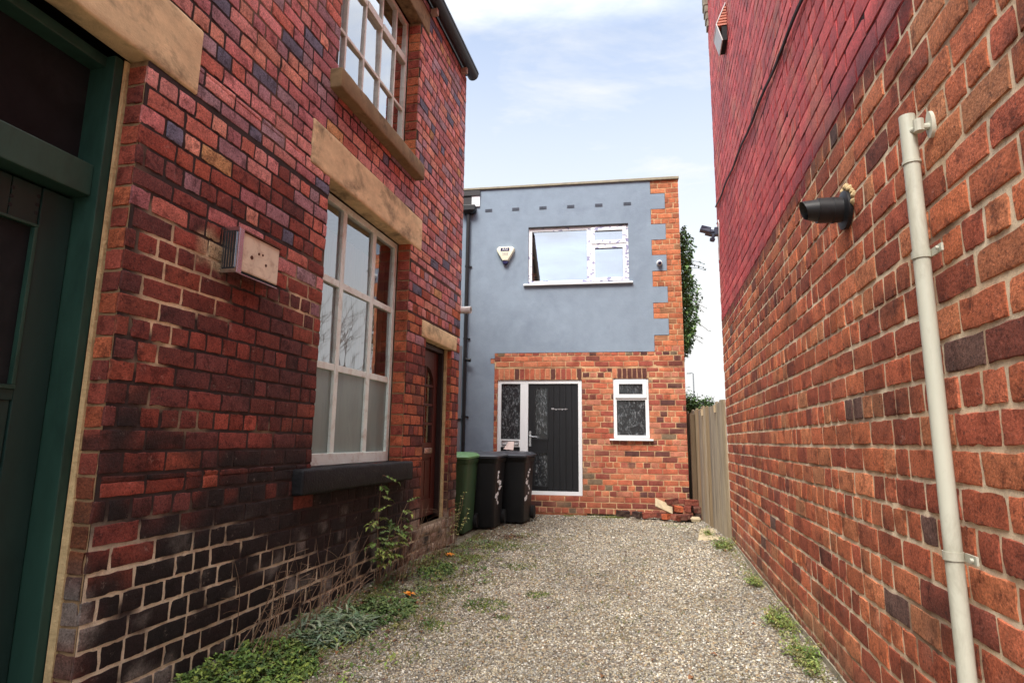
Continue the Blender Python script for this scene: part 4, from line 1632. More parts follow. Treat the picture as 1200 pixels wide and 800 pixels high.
for i, (x, y, z, rz, ti, ln, ci, words) in enumerate(spots):
    b = MB()
    cc = LB[ci][1]
    rg = random.Random(100 + i)
    hx, hy, hz = ln / 2, .054, .044
    bot = [(-hx, -hy, -hz), (hx, -hy, -hz), (hx, hy, -hz), (-hx, hy, -hz)]
    b.col = cc
    b.hexa(bot, [(p[0], p[1], hz) for p in bot])
    o = b.build('loose_brick', M['brick'], None, bevel=.006)
    bm = bmesh.new()
    bm.from_mesh(o.data)
    bmesh.ops.subdivide_edges(bm, edges=[e for e in bm.edges if e.calc_length() > .05], cuts=2, use_grid_fill=True)
    for v in bm.verts:
        v.co += mnoise.noise_vector(v.co * 18 + Vector((i * 3, 0, 0))) * .007
    bm.to_mesh(o.data)
    bm.free()
    ca = o.data.color_attributes.get('Col') or o.data.color_attributes.new('Col', 'FLOAT_COLOR', 'POINT')
    arr = np.ones((len(o.data.vertices), 4), np.float32)
    for k, v in enumerate(o.data.vertices):
        nn = nz(v.co.x * 20 + i, v.co.y * 20, v.co.z * 20)
        arr[k, :3] = mix3(cc, S(150, 128, 104), max(0, nn) * .6)
    ca.data.foreach_set('color', arr.ravel())
    o.location = (x, y, z)
    o.rotation_euler = (R(ti * .5), R(ti), R(rz))
    tag(o, '%s loose brick %s' % (LB[ci][0], words), 'brick', 'loose bricks piled against the house corner')
b = MB()
b.mtx = Matrix.Translation((.13, 10.10, .185)) @ Matrix.Rotation(R(18), 4, 'Z') @ Matrix.Rotation(R(24), 4, 'Y') @ Matrix.Rotation(R(38), 4, 'X')
b.box(-.15, .15, -.10, .10, -.012, .012)
tag(b.build('broken_tile', M['slab'], bevel=.005), 'pale broken tile tilted on top of the loose bricks', 'tile')
b = MB()
b.mtx = Matrix.Translation((.60, 9.86, .035))
loft(b, [[(x * k, y * k, z) for x, y in rrect(.15, .11, .03, 2)] for z, k in ((-.04, .9), (0, 1.05), (.03, .75))])
tag(b.build('rubble_stone', M['slab'], smooth=True), 'pale lump of rubble in front of the loose bricks', 'stone')


# ------------------------------------------------------------------ ground
def gh(x, y):
    """ground height"""
    if not (-6 < x < 3 and -3 < y < 14):
        return -.03
    h = .022 * nz(x * .9, y * .9, 3.1) + .008 * nz(x * 4, y * 4, 1.1)
    h += .05 * sst(-1.9, -2.35, x) * sst(7.0, 6.0, y)
    h += .055 * sst(.5, .9, x + .1 * nz(y * 1.3, 2.2))
    h -= .028
    return h


def axis(fine0, fine1, step, far):
    a = list(np.arange(fine0, fine1 + 1e-6, step))
    lo = [-far, -far / 4, -far / 14, fine0 - 8, fine0 - 3, fine0 - 1]
    hi = [fine1 + 1, fine1 + 3, fine1 + 8, far / 14, far / 4, far]
    return sorted(lo) + a + sorted(hi)


xs_, ys_ = axis(-3.0, 1.2, .05, 700), axis(1.5, 11, .05, 700)
b = MB()
ids = [[b.vert((x, y, gh(x, y))) for y in ys_] for x in xs_]
for i in range(len(xs_) - 1):
    for j in range(len(ys_) - 1):
        b.face((ids[i][j], ids[i + 1][j], ids[i + 1][j + 1], ids[i][j + 1]))
m, nt, bs, _ = new_mat('gravelly_ground')
co = objco(nt)
v1 = N(nt, 'ShaderNodeTexVoronoi', in_Scale=62)
nt.links.new(co, v1.inputs['Vector'])
sep = N(nt, 'ShaderNodeSeparateColor')
nt.links.new(v1.outputs['Color'], sep.inputs[0])
cr = nt.nodes.new('ShaderNodeValToRGB')
nt.links.new(sep.outputs[0], cr.inputs[0])
cr.color_ramp.interpolation = 'CONSTANT'
cr.color_ramp.elements[0].color = (*S(146, 132, 112), 1)
cr.color_ramp.elements[1].position = .86
cr.color_ramp.elements[1].color = (*S(206, 198, 186), 1)
for p_, c_ in ((.2, S(122, 112, 102)), (.38, S(166, 148, 122)), (.55, S(110, 98, 84)), (.7, S(152, 146, 140))):
    e = cr.color_ramp.elements.new(p_)
    e.color = (*c_, 1)
dk = ramp(nt, v1.outputs['Distance'], .25, .75, (1, 1, 1, 1), (.5, .47, .42, 1))
c = mixc(nt, cr.outputs[0], dk, 1.0, 'MULTIPLY')
# soil and moss where the stones thin out
sx = N(nt, 'ShaderNodeSeparateXYZ')
nt.links.new(co, sx.inputs[0])
e1 = ramp(nt, noise_tex(nt, co, 1.6, 4, .65), .52, .68)
c = mixc(nt, c, S(104, 92, 70), e1)
le = N(nt, 'ShaderNodeMapRange', in_1=-1.4, in_2=-2.1, clamp=True)
nt.links.new(sx.outputs[0], le.inputs[0])
nn = noise_tex(nt, co, 5, 4, .7)
mu = N(nt, 'ShaderNodeMath', operation='MULTIPLY')
nt.links.new(ramp(nt, nn, .3, .6), mu.inputs[0])
nt.links.new(le.outputs[0], mu.inputs[1])
c = mixc(nt, c, S(84, 76, 56), mu.outputs[0])
nt.links.new(c, bs.inputs['Base Color'])
bs.inputs['Roughness'].default_value = .95
inv = N(nt, 'ShaderNodeMath', operation='SUBTRACT', in_0=1.0)
nt.links.new(v1.outputs['Distance'], inv.inputs[1])
bump(nt, bs, inv.outputs[0], .9, .012)
tag(b.build('ground', m, smooth=True), kind='structure')

# loose gravel: real stones, far too many to count
t_ = (1 + 5 ** .5) / 2
ico = np.array([(-1, t_, 0), (1, t_, 0), (-1, -t_, 0), (1, -t_, 0), (0, -1, t_), (0, 1, t_), (0, -1, -t_), (0, 1, -t_), (t_, 0, -1), (t_, 0, 1), (-t_, 0, -1), (-t_, 0, 1)]) / 1.9
icof = np.array([(0, 11, 5), (0, 5, 1), (0, 1, 7), (0, 7, 10), (0, 10, 11), (1, 5, 9), (5, 11, 4), (11, 10, 2), (10, 7, 6), (7, 1, 8), (3, 9, 4), (3, 4, 2), (3, 2, 6), (3, 6, 8), (3, 8, 9), (4, 9, 5), (2, 4, 11), (6, 2, 10), (8, 6, 7), (9, 8, 1)])
pos = []
for (ya, yb, n_, s0, s1) in ((2.3, 3.6, 42000, .0042, .0096), (3.6, 5.2, 36000, .0048, .0105), (5.2, 7.4, 24000, .006, .0125), (7.4, 10.3, 14000, .0075, .0145)):
    for k in range(n_):
        x, y = rng.uniform(-2.30, .87), rng.uniform(ya, yb)
        if y > 10.2 + .077 * (x + .8):
            continue
        dens = .10 + .90 * sst(-2.25, -1.35, x + .45 * nz(x * 2, y * 2, 4))
        dens *= .45 + .55 * sst(.95, .45, x + .2 * nz(x * 2, y * 2, 8))
        dens *= .55 + .45 * sst(-.35, .1, nz(x * 1.3, y * 1.3, 12))
        if rng.random() > dens:
            continue
        s = s0 + (s1 - s0) * rng.random() ** 1.6
        pos.append((x, y, gh(x, y), s))
pos = np.array(pos)
n_ = len(pos)
q = nrs.normal(size=(n_, 4))
q /= np.linalg.norm(q, axis=1)[:, None]
w_, x_, y_, z_ = q.T
Rm = np.stack([1 - 2 * (y_**2 + z_**2), 2 * (x_*y_ - z_*w_), 2 * (x_*z_ + y_*w_), 2 * (x_*y_ + z_*w_), 1 - 2 * (x_**2 + z_**2), 2 * (y_*z_ - x_*w_),
               2 * (x_*z_ - y_*w_), 2 * (y_*z_ + x_*w_), 1 - 2 * (x_**2 + y_**2)], 1).reshape(-1, 3, 3)
sc3 = np.stack([nrs.uniform(.8, 1.5, n_), nrs.uniform(.7, 1.1, n_), nrs.uniform(.45, .85, n_)], 1) * pos[:, 3:4]
V = ico[None] * (1 + nrs.uniform(-.2, .2, (n_, 12, 1)))
V = np.einsum('nij,nkj->nki', Rm, V * sc3[:, None, :])
V[:, :, 2] *= .8
V += pos[:, None, :3]
V[:, :, 2] += pos[:, None, 3] * .25
Fi = (icof[None] + (np.arange(n_) * 12)[:, None, None]).reshape(-1)
me = bpy.data.meshes.new('gravel')
me.vertices.add(n_ * 12)
me.vertices.foreach_set('co', V.astype(np.float32).ravel())
me.loops.add(len(Fi))
me.loops.foreach_set('vertex_index', Fi.astype(np.int32))
me.polygons.add(len(Fi) // 3)
me.polygons.foreach_set('loop_start', np.arange(0, len(Fi), 3, dtype=np.int32))
me.polygons.foreach_set('use_smooth', np.ones(len(Fi) // 3, dtype=bool))
me.update(calc_edges=True)
pal = np.array([S(148, 138, 116), S(124, 117, 104), S(172, 159, 130), S(108, 98, 82), S(150, 147, 138), S(196, 190, 174), S(140, 114, 80), S(90, 86, 80), S(164, 142, 102)])
ci = nrs.choice(len(pal), n_, p=[.2, .16, .16, .1, .13, .08, .07, .06, .04])
low = np.array([1 + .30 * nz(p[0] * 1.1, p[1] * 1.1, 3) + .15 * nz(p[0] * 5, p[1] * 5, 6) for p in pos])
low *= np.array([1 - .25 * sst(3.3, 2.5, p[1] + .3 * nz(p[0] * 2, 5)) for p in pos])
pal = pal * .78 + pal.mean(1, keepdims=True) * .22
pal *= 1.08
cols = pal[ci] * nrs.uniform(.75, 1.25, (n_, 1)) * low[:, None]
ca = me.color_attributes.new('Col', 'FLOAT_COLOR', 'POINT')
arr = np.ones((n_, 12, 4), np.float32)
arr[:, :, :3] = cols[:, None, :]
ca.data.foreach_set('color', arr.ravel())
me.materials.append(attr_mat('pebble', .85, 220, .8, 1.15, 30, .2, .001, 0))
o = bpy.data.objects.new('gravel', me)
COL.objects.link(o)
tag(o, 'loose beige and grey gravel covering the yard', 'gravel', kind='stuff')


# ------------------------------------------------------------------ plants
def leaf(b, p, d, up_, L, W, col, fold=.25, bend=.2):
    p, d, up_ = Vector(p), Vector(d).normalized(), Vector(up_)
    s = d.cross(up_)
    if s.length < 1e-3:
        s = d.cross(Vector((1, 0, .3)))
    s.normalize()
    u = s.cross(d)
    b.col = col
    m0 = p + d * L * .5 + u * L * .06
    tip = p + d * L - u * L * bend
    l = m0 - d * L * .08 + s * W / 2 + u * W * fold
    r = m0 - d * L * .08 - s * W / 2 + u * W * fold
    ids = [b.vert(q) for q in (p, l, tip, r, m0)]
    b.face((ids[0], ids[4], ids[1]))
    b.face((ids[1], ids[4], ids[2]))
    b.face((ids[0], ids[3], ids[4]))
    b.face((ids[3], ids[2], ids[4]))


def vary(c, k=.25, rg=rng):
    f = rg.uniform(1 - k, 1 + k)
    h = rg.uniform(-.12, .12)
    return (c[0] * f * (1 + h), c[1] * f, c[2] * f * (1 - h))


def rdir(rg, zlo=-.2, zhi=1):
    a = rg.uniform(0, 2 * math.pi)
    z = rg.uniform(zlo, zhi)
    r = math.sqrt(max(0.02, 1 - min(1, z * z)))
    return Vector((r * math.cos(a), r * math.sin(a), z))


def arc(p, d, L, droop, n=7, wig=.05, rg=rng):
    pts = [Vector(p)]
    d = Vector(d).normalized()
    for i in range(n):
        d = (d + Vector((rg.uniform(-wig, wig), rg.uniform(-wig, wig), rg.uniform(-wig, wig) - droop / n))).normalized()
        pts.append(pts[-1] + d * L / n)
    return pts


# leafy sapling by the left wall
t = thing('leafy_sapling', 'self seeded sapling with pale green leaflets growing at the wall foot under the window', 'plant', (-2.24, 4.72, 0))
sb, lb = MB(), MB()
rg = random.Random(3)
LG = [S(112, 132, 62), S(96, 120, 54), S(134, 148, 74), S(84, 104, 50)]
for (dx, dy, L, dr) in ((.05, .16, .90, .15), (.14, .30, .74, .5), (.08, -.12, .62, .5), (.16, .02, .48, .8), (.12, .42, .52, .7), (.05, -.3, .46, .7)):
    pts = arc((-2.25 + rg.uniform(-.02, .03), 4.72 + rg.uniform(-.04, .04), 0), (dx, dy, 1), L, dr, 10, .08, rg)
    sb.tube(pts, [.006 * (1 - .7 * i / 10) for i in range(11)], 5)
    for i in range(3, 11):
        if i < 5 and rg.random() < .4:
            continue
        side = Vector((rg.uniform(-.3, .9), rg.uniform(-.9, .9), rg.uniform(-.2, .35))).normalized()
        pl = arc(pts[i], side, rg.uniform(.06, .13), .5, 4, .05, rg)
        sb.tube(pl, .0018, 4)
        base = rg.choice(LG)
        for j in range(1, 5):
            ax = (pl[j] - pl[j - 1]).normalized()
            lat = ax.cross(Vector((0, 0, 1)))
            for s in ((-1, 1) if j < 4 else (0,)):
                leaf(lb, pl[j], ax * .5 + lat * s, Vector((rg.uniform(-.3, .3), rg.uniform(-.3, .3), 1)), rg.uniform(.04, .065), rg.uniform(.022, .036), vary(base, .25, rg))
sb.build('stem', M['stem'], t, smooth=True)
lb.build('foliage', M['leaf'], t)


# dried stems along the left wall
def dry_clump(x, y, n, spread, hgt, label, seed, lean=(0, .3)):
    t = thing('dried_weed', label, 'plant', (x, y, 0), 0, 'dried weed stems along the left wall')
    b = MB()
    rg = random.Random(seed)
    for k in range(n):
        p = (x + rg.uniform(-.05, .12), y + rg.uniform(-spread, spread), gh(x, y) - .01)
        d = (rg.uniform(-.05, .25), rg.uniform(-.5, .5) + lean[1], rg.uniform(.5, 1.2))
        L = hgt * rg.uniform(.5, 1.2)
        pts = arc(p, d, L, rg.uniform(.2, .9), 9, .09, rg)
        b.tube(pts, [.0032 * (1 - .75 * i / 9) for i in range(10)], 4)
        for i in range(4, 9):
            if rg.random() < .3:
                b.tube(arc(pts[i], rdir(rg, .0, .7), L * .2, .4, 4, .1, rg), .0012, 3)
    b.build('stem', M['stem'], t)
    return t


dry_clump(-2.22, 3.25, 26, .35, .55, 'dried brown stems straggling over the sooty wall nearest the green door', 11, (0, .25))
dry_clump(-2.22, 3.9, 20, .25, .5, 'dried stems between the low green weeds and the sapling', 12, (0, .2))
dry_clump(-2.2, 5.05, 26, .3, .62, 'tall dried stems right behind the sapling', 13, (0, .4))
dry_clump(-2.2, 5.85, 24, .35, .5, 'dried stems in front of the brown door step', 14, (0, .35))

# small green plant by the brown door pier
t = thing('door_weed', 'straggly weed with small yellow green leaves by the brown door pier', 'plant', (-2.22, 6.5, 0))
sb, lb = MB(), MB()
rg = random.Random(8)
for k in range(9):
    pts = arc((-2.22 + rg.uniform(-.05, .06), 6.5 + rg.uniform(-.15, .2), 0), (rg.uniform(-.1, .3), rg.uniform(-.4, .4), 1), rg.uniform(.35, .62), .4, 8, .1, rg)
    sb.tube(pts, .0022, 4)
    for i in range(3, 9):
        for q_ in range(2):
            leaf(lb, pts[i], rdir(rg, -.2, .5), (0, 0, 1), rg.uniform(.025, .05), rg.uniform(.015, .025), vary(S(140, 142, 82), .25, rg))
sb.build('stem', M['stem'], t)
lb.build('foliage', M['leaf'], t)


def weed_patch(name, label, cx, cy, rx, ry, n, cols, L, W, hgt, seed, group=None):
    rg = random.Random(seed)
    b = MB()
    for k in range(n):
        a, r = rg.uniform(0, 2 * math.pi), math.sqrt(rg.random())
        x, y = cx + rx * r * math.cos(a), cy + ry * r * math.sin(a)
        if x < XL + .01 or x > XR - .02:
            continue
        g0 = gh(x, y)
        hh = hgt * (1.1 - r) * rg.uniform(.3, 1.1)
        c = rg.choice(cols)
        st_ = arc((x, y, g0), rdir(rg, .5, 1), max(.01, hh), .3, 3, .1, rg)
        for j in range(1, 4):
            for q_ in range(2):
                leaf(b, st_[j], rdir(rg, -.1, .7), (0, 0, 1), L * rg.uniform(.6, 1.3), W * rg.uniform(.7, 1.3), vary(c, .3, rg), .2, .25)
    o = b.build(name, M['leaf'])
    tag(o, label, 'plant', group)
    return o


GR = [S(92, 116, 52), S(76, 100, 46), S(116, 134, 60), S(66, 86, 44)]
weed_patch('ground_ivy', 'low bright green ground weed in the near left corner below the sooty wall', -2.08, 2.95, .30, .42, 420, GR, .034, .024, .10, 31)
weed_patch('silver_weed', 'silvery grey leaved weed in the middle of the left verge', -2.0, 3.62, .20, .30, 150, [S(116, 132, 104), S(100, 120, 88), S(134, 144, 120), S(88, 110, 72)], .095, .018, .16, 32)
weed_patch('trailing_weed', 'dark green trailing weed beyond the silvery weed', -1.92, 4.15, .22, .38, 200, [S(84, 104, 56), S(70, 90, 46), S(100, 120, 70)], .04, .022, .07, 33)
weed_patch('clover_patch', 'small green clover patch on the gravel beside the orange leaves', -2.0, 5.5, .16, .3, 130, GR, .03, .022, .04, 34)
RWL = [('bright green weed tuft nearest on the right wall footing', .80, 3.85, .05, .24, 80), ('ferny green weed tuft halfway along the right wall footing', .80, 4.5, .05, .30, 80),
       ('tiny green weed farther along the right wall footing', .82, 5.6, .035, .18, 32), ('green weed tuft by the near end of the fence', .76, 7.5, .09, .30, 90), ('small weed tuft on the concrete slab edge', .66, 8.35, .07, .2, 40)]
for i, (lab, x, y, rx, ry, n_) in enumerate(RWL):
    rg = random.Random(140 + i)
    b = MB()
    for k in range(n_):
        p = (x + rg.gauss(0, rx * .5), y + rg.gauss(0, ry * .5), 0)
        if p[0] > XR - .02:
            continue
        g0 = gh(p[0], p[1]) - .004
        st_ = arc((p[0], p[1], g0), (rg.uniform(-.9, .3), rg.uniform(-.7, .7), rg.uniform(.4, 1)), rg.uniform(.03, .13), .7, 5, .2, rg)
        c0 = vary(rg.choice([S(118, 136, 64), S(98, 122, 58), S(134, 146, 80), S(140, 132, 84)]), .25, rg)
        b.col = vary(S(120, 110, 70), .2, rg)
        b.tube(st_, .0014, 3)
        for q_ in st_[1:]:
            for _ in range(rg.randint(1, 3)):
                leaf(b, q_, rdir(rg, -.2, .7), (0, 0, 1), rg.uniform(.012, .042), rg.uniform(.005, .015), vary(c0, .25, rg), .2, .3)
    for k in range(60):
        px_, py_ = x + rg.gauss(0, rx * .5), y + rg.gauss(0, ry * .5)
        if px_ < XR - .02:
            d = rdir(rg, .3, 1)
            leaf(b, (px_, py_, gh(px_, py_)), d, (d.y, -d.x, .2), rg.uniform(.03, .09), rg.uniform(.003, .006), vary(S(132, 136, 76), .3, rg), .1, .35)
    tag(b.build('footing_weed', M['leaf']), lab, 'plant', 'weeds along the right wall')

# sparse grass and moss, uncountable
b = MB()
rg = random.Random(77)
for k in range(13000):
    x = -2.28 + abs(rg.gauss(0, .45))
    y = rg.uniform(2.6, 8.0)
    if rg.random() < .12:
        x = rg.uniform(-1.9, .6)
    if rg.random() < .09:
        y = 10.1 + rg.uniform(-.15, .08)
        x = rg.uniform(-1.5, -.5)
    if nz(x * 2.2, y * 2.2, 15) + .12 < rg.uniform(-.1, .45):
        continue
    if x > .8:
        continue
    for q_ in range(rg.randint(2, 4)):
        d = rdir(rg, .35, 1)
        leaf(b, (x + rg.uniform(-.02, .02), y + rg.uniform(-.02, .02), gh(x, y) - .003), d, (d.y, -d.x, .2), rg.uniform(.015, .045), rg.uniform(.003, .006), vary(rg.choice([S(108, 116, 56), S(124, 124, 66), S(92, 104, 50), S(140, 130, 80)]), .2, rg), .1, .3)
for k in range(900):
    x, y = .86 - abs(rg.gauss(0, .07)), rg.uniform(3.0, 7.8)
    if nz(y * 2.1, 3.3) < .0 or x > XR - .02:
        continue
    d = rdir(rg, .2, 1)
    leaf(b, (x, y, gh(x, y)), d, (d.y, -d.x, .2), rg.uniform(.015, .055), rg.uniform(.003, .007), vary(rg.choice([S(124, 128, 70), S(108, 124, 60), S(142, 132, 88)]), .25, rg), .1, .3)
for (gx, gy, gr, gn) in ((-1.26, 4.52, .17, 420), (-.94, 4.95, .1, 160), (-1.3, 5.9, .15, 200), (-1.45, 3.95, .1, 160), (-1.75, 6.9, .22, 260), (-1.65, 4.9, .15, 220), (.28, 9.35, .2, 160), (-.95, 10.05, .35, 260), (-1.05, 4.25, .06, 90)):
    for k in range(gn):
        a, r = rg.uniform(0, 6.283), rg.random() ** .6
        x, y = gx + gr * r * math.cos(a), gy + gr * r * math.sin(a) * 1.1
        d = rdir(rg, .2, 1)
        leaf(b, (x, y, gh(x, y)), d, (d.y, -d.x, .2), rg.uniform(.015, .04), rg.uniform(.004, .008), vary(rg.choice(GR + [S(130, 138, 62)]), .2, rg), .1, .3)
for k in range(240):
    x, y = -2.27 + abs(rg.gauss(0, .38)), rg.uniform(2.7, 7.2)
    c0 = rg.choice(GR + [S(124, 128, 74), S(104, 112, 70)])
    for q_ in range(rg.randint(5, 14)):
        leaf(b, (x + rg.gauss(0, .03), y + rg.gauss(0, .04), gh(x, y) + rg.uniform(0, .035)), rdir(rg, -.1, .8), (0, 0, 1), rg.uniform(.018, .05), rg.uniform(.01, .024), vary(c0, .3, rg), .2, .3)
tag(b.build('grass', M['leaf']), 'sparse grass and moss creeping over the gravel', 'grass', kind='stuff')

# fallen leaves
b = MB()
rg = random.Random(21)
for k in range(700):
    if k < 90:
        x, y = -1.78 + rg.gauss(0, .12), 7.6 + rg.gauss(0, .08)
    else:
        x, y = rg.uniform(-2.25, .8), rg.uniform(2.8, 10)
        if rg.random() < .8:
            x = -2.28 + abs(rg.gauss(0, .38))
    d = rdir(rg, -.05, .15)
    leaf(b, (x, y, gh(x, y) + .012), d, (rg.uniform(-.3, .3), rg.uniform(-.3, .3), 1), rg.uniform(.025, .055), rg.uniform(.015, .035), vary(rg.choice([S(98, 62, 44), S(80, 52, 40), S(120, 82, 52), S(70, 48, 40)]), .3, rg))
tag(b.build('leaf_litter', M['leaf']), 'brown dead leaves scattered over the gravel', 'leaf litter', kind='stuff')
for i, (x, y, lab) in enumerate(((-2.12, 6.1, 'orange fallen leaf on the gravel near the brown door'), (-1.94, 4.62, 'orange fallen leaf on the gravel in front of the sapling'))):
    b = MB()
    for k in range(5):
        a = R(-70 + k * 35 + i * 40)
        leaf(b, (x, y, gh(x, y) + .02), (math.cos(a), math.sin(a), .12), (0, 0, 1), .085 if k in (1, 2, 3) else .06, .05, vary(S(214, 134, 44), .1), .2, .1)
    tag(b.build('fallen_leaf', M['leaf']), lab, 'leaf', 'orange fallen leaves')

# ivy on the house's side wall
iv = thing('ivy', 'dark green ivy hanging off the side wall of the house beside the fence', 'plant', HM @ Vector((UE + .1, .6, 0)))
lb, sb = MB(), MB()
rg = random.Random(13)
for k in range(5200):
    z = 2.72 + 2.33 * rg.random()
    v = rg.uniform(.15, 2.6)
    th = .10 + .22 * (.5 + .5 * nz(v * 1.6, z * 1.6, 5)) * sst(5.08, 4.6, z) + .07 * nz(v * 5, z * 5, 2)
    th += .12 * sst(3.0, 3.4, z) * sst(4.5, 4.0, z) * (.5 + nz(v * 4, z * 3, 6))
    th *= .35 + .65 * sst(2.6, 3.3, z + .4 * nz(v * 3, 2))
    if nz(v * 2.5, z * 2.8, 9) < -.28:
        continue
    d_ = th * rg.random() ** .5
    p = HM @ Vector((UE + .01 + d_, v, z))
    leaf(lb, p, (HM.to_3x3() @ Vector((rg.uniform(.1, 1), rg.uniform(-.7, .7), rg.uniform(-.9, .3)))), (rg.uniform(-.3, .6), rg.uniform(-.6, .1), 1), rg.uniform(.05, .085), rg.uniform(.045, .075), vary(rg.choice([S(76, 106, 60), S(92, 124, 70), S(62, 88, 54), S(112, 142, 82)]), .3, rg))
for k in range(26):
    z = rg.uniform(3.0, 5.0)
    v = rg.uniform(.2, 1.8)
    pts = [HM @ Vector((UE + q.x, v + q.y, z + q.z)) for q in arc((.12, 0, 0), (1, rg.uniform(-.4, .4), rg.uniform(-.1, .5)), rg.uniform(.2, .42), .9, 6, .08, rg)]
    sb.tube(pts, .004, 4)
    for q_ in pts[2:]:
        if rg.random() < .6:
            leaf(lb, q_, rdir(rg, -.8, .2), (0, 0, 1), .05, .035, vary(S(70, 98, 56), .25, rg))
for k in range(8):
    v = .3 + k * .28
    sb.tube([HM @ Vector((UE + .012, v + .08 * math.sin(z * 3 + k), z)) for z in np.arange(0, 4.7, .3)], .011, 5)
sb.build('stem', M['bark'], iv)
lb.build('foliage', M['leaf'], iv)


# bush behind the fence, bare tree beyond
def bush(name, label, x, y, z0, r, n, seed, cat='bush'):
    t = thing(name, label, cat, (x, y, 0))
    rg = random.Random(seed)
    lb, sb = MB(), MB()
    for k in range(7):
        sb.tube(arc((x + rg.uniform(-.1, .1), y + rg.uniform(-.1, .1), 0), (rg.uniform(-.4, .4), rg.uniform(-.4, .4), 1.3), z0 + r * .6, .1, 7, .1, rg), [.025 - .003 * i for i in range(8)], 5)
    cl = [(Vector((x, y, z0)) + rdir(rg, -.6, 1) * r * rg.uniform(.2, .8), r * rg.uniform(.25, .5)) for k in range(14)]
    for k in range(n):
        c, rr_ = rg.choice(cl)
        p = c + rdir(rg, -1, 1) * rr_ * rg.random() ** .4
        leaf(lb, p, rdir(rg, -.6, .6), (rg.uniform(-.4, .4), rg.uniform(-.4, .4), 1), rg.uniform(.06, .1), rg.uniform(.04, .06), vary(rg.choice([S(90, 118, 66), S(108, 136, 78), S(76, 100, 58)]), .3, rg))
    sb.build('trunk', M['bark'], t)
    lb.build('foliage', M['leaf'], t)


bush('garden_bush', 'green bush showing above the far end of the timber fence', 0.8, 14.2, 1.95, .62, 2200, 61)

bt = thing('bare_tree', 'tall leafless tree beyond the fence, mirrored in the lower workshop window', 'tree', (6.4, 16.5, 0))
b = MB()
cb = MB()
rg = random.Random(17)
trunk = arc((6.4, 16.5, 0), (0, 0, 1), 3.0, 0, 6, .05, rg)
b.tube(trunk, [.17 - .012 * i for i in range(7)], 9)


def branch(p, d, L, rad, lev):
    pts = arc(p, d, L, -.1, 6, .14, rg)
    cb.tube(pts, [.6 * rad * (1 - .6 * i / 6) for i in range(7)], 5 if lev < 2 else 3, False)
    if lev >= 4:
        return
    for k in range(4 if lev < 3 else 3):
        i = rg.randint(2, 6)
        dd = (pts[i] - pts[i - 1]).normalized() + rdir(rg, -.2, .8) * .9
        branch(pts[i], dd, L * rg.uniform(.5, .75), rad * .5, lev + 1)


for k in range(6):
    branch(trunk[4 + k % 3], Vector((math.cos(k * 1.05), math.sin(k * 1.05), rg.uniform(.7, 1.4))), rg.uniform(1.6, 2.3), .075, 1)
b.build('trunk', M['bark'], bt, smooth=True)
cb.build('crown', M['bark'], bt)

# lamp post far off
lp = thing('street_lamp', 'thin grey street lamp far behind the fence', 'street lamp', (2.62, 40, 0))
b = MB()
b.tube([(2.62, 40, 0), (2.62, 40, 5.62)], [.06, .04], 8)
b.tube([(2.62, 40, 5.6), (2.5, 40, 5.68), (2.4, 40, 5.66)], .03, 6)
b.build('pole', M['galv'], lp)
b = MB()
b.box(2.22, 2.48, 39.93, 40.07, 5.60, 5.66)
b.build('lamp_head', M['galv'], lp, bevel=.01)

# ------------------------------------------------------------------ light and sky
SUN_EL, SUN_ROT = 54, 192
wd = bpy.data.worlds.new('World')
scene.world = wd
wd.use_nodes = True
nt = wd.node_tree
nt.nodes.clear()
wo = nt.nodes.new('ShaderNodeOutputWorld')
bg = nt.nodes.new('ShaderNodeBackground')
sky = nt.nodes.new('ShaderNodeTexSky')
sky.sky_type = 'NISHITA'
sky.sun_disc = False
sky.sun_elevation = R(SUN_EL)
sky.sun_rotation = R(SUN_ROT)
sky.air_density = 1.0
sky.dust_density = 1.5
sky.ozone_density = .3
tc = nt.nodes.new('ShaderNodeTexCoord')
sp = nt.nodes.new('ShaderNodeSeparateXYZ')
nt.links.new(tc.outputs['Generated'], sp.inputs[0])
az = N(nt, 'ShaderNodeMath', operation='MAXIMUM', in_1=0.0)
nt.links.new(sp.outputs[2], az.inputs[0])
ad = N(nt, 'ShaderNodeMath', operation='ADD', in_1=.22)
nt.links.new(az.outputs[0], ad.inputs[0])
cx = nt.nodes.new('ShaderNodeCombineXYZ')
for i in (0, 1):
    dv = N(nt, 'ShaderNodeMath', operation='DIVIDE')
    nt.links.new(sp.outputs[i], dv.inputs[0])
    nt.links.new(ad.outputs[0], dv.inputs[1])
    nt.links.new(dv.outputs[0], cx.inputs[i])
mp = N(nt, 'ShaderNodeMapping')
mp.inputs['Scale'].default_value = (.75, 1.5, 1)
mp.inputs['Rotation'].default_value = (0, 0, R(24))
nt.links.new(cx.outputs[0], mp.inputs[0])
n1 = noise_tex(nt, mp.outputs[0], 1.15, 7, .62, .5)
n2 = noise_tex(nt, mp.outputs[0], 4.2, 5, .6, .8)
ms = N(nt, 'ShaderNodeMath', operation='MULTIPLY_ADD', in_1=.28)
nt.links.new(n2, ms.inputs[0])
nt.links.new(n1, ms.inputs[2])
cl = ramp(nt, ms.outputs[0], .40, .80)
bk = N(nt, 'ShaderNodeMath', operation='MULTIPLY_ADD', in_1=-.5)
nt.links.new(sp.outputs[1], bk.inputs[0])
nt.links.new(az.outputs[0], bk.inputs[2])
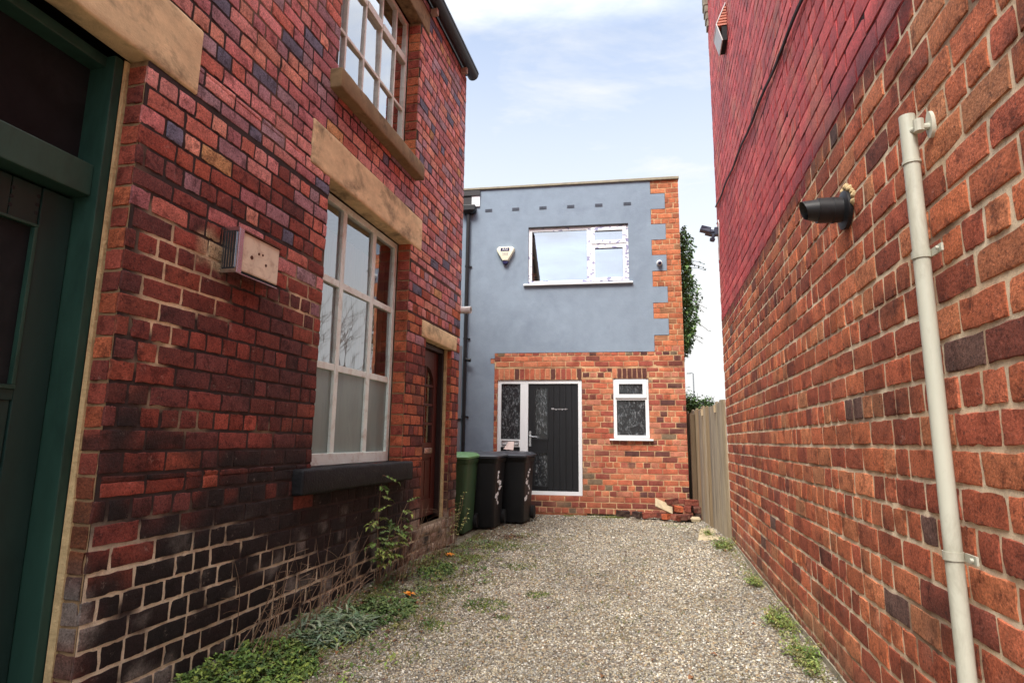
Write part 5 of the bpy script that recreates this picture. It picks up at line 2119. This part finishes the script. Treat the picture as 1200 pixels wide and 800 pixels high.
bk2 = N(nt, 'ShaderNodeMath', operation='MAXIMUM')
nt.links.new(bk.outputs[0], bk2.inputs[0])
nt.links.new(az.outputs[0], bk2.inputs[1])
hz_ = ramp(nt, bk2.outputs[0], .22, .80, (1, 1, 1, 1), (0, 0, 0, 1))
mxx = N(nt, 'ShaderNodeMath', operation='MAXIMUM')
nt.links.new(cl, mxx.inputs[0])
nt.links.new(hz_, mxx.inputs[1])
# overhead cloud, out of frame, is brightened to light the alley walls
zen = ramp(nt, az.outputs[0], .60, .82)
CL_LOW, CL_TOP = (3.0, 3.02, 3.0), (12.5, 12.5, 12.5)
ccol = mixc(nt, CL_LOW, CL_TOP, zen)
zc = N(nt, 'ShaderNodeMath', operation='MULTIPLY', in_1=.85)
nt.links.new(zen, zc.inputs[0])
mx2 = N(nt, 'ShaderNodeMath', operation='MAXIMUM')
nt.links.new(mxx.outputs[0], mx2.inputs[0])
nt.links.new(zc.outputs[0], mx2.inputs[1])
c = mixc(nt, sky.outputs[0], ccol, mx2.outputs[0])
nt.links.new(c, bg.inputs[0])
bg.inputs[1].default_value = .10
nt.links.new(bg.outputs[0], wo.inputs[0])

sl = bpy.data.lights.new('sun', 'SUN')
sl.energy = 1.5
sl.angle = R(24)
sl.color = (1, .95, .88)
so = bpy.data.objects.new('sun', sl)
COL.objects.link(so)
el, ro = R(SUN_EL), R(SUN_ROT)
sd = Vector((math.sin(ro) * math.cos(el), math.cos(ro) * math.cos(el), math.sin(el)))
so.rotation_euler = sd.to_track_quat('Z', 'Y').to_euler()
so.location = sd * 30

vs = scene.view_settings
vs.view_transform = 'Standard'
vs.look = 'None'
vs.gamma = 1
vs.exposure = 1.8
vs.use_curve_mapping = False
scene.render.engine = 'CYCLES'
scene.cycles.max_bounces = 8
scene.cycles.diffuse_bounces = 4
scene.cycles.transparent_max_bounces = 12
scene.cycles.caustics_reflective = False
scene.cycles.caustics_refractive = False
scene.cycles.sample_clamp_indirect = 6
scene.cycles.use_denoising = True
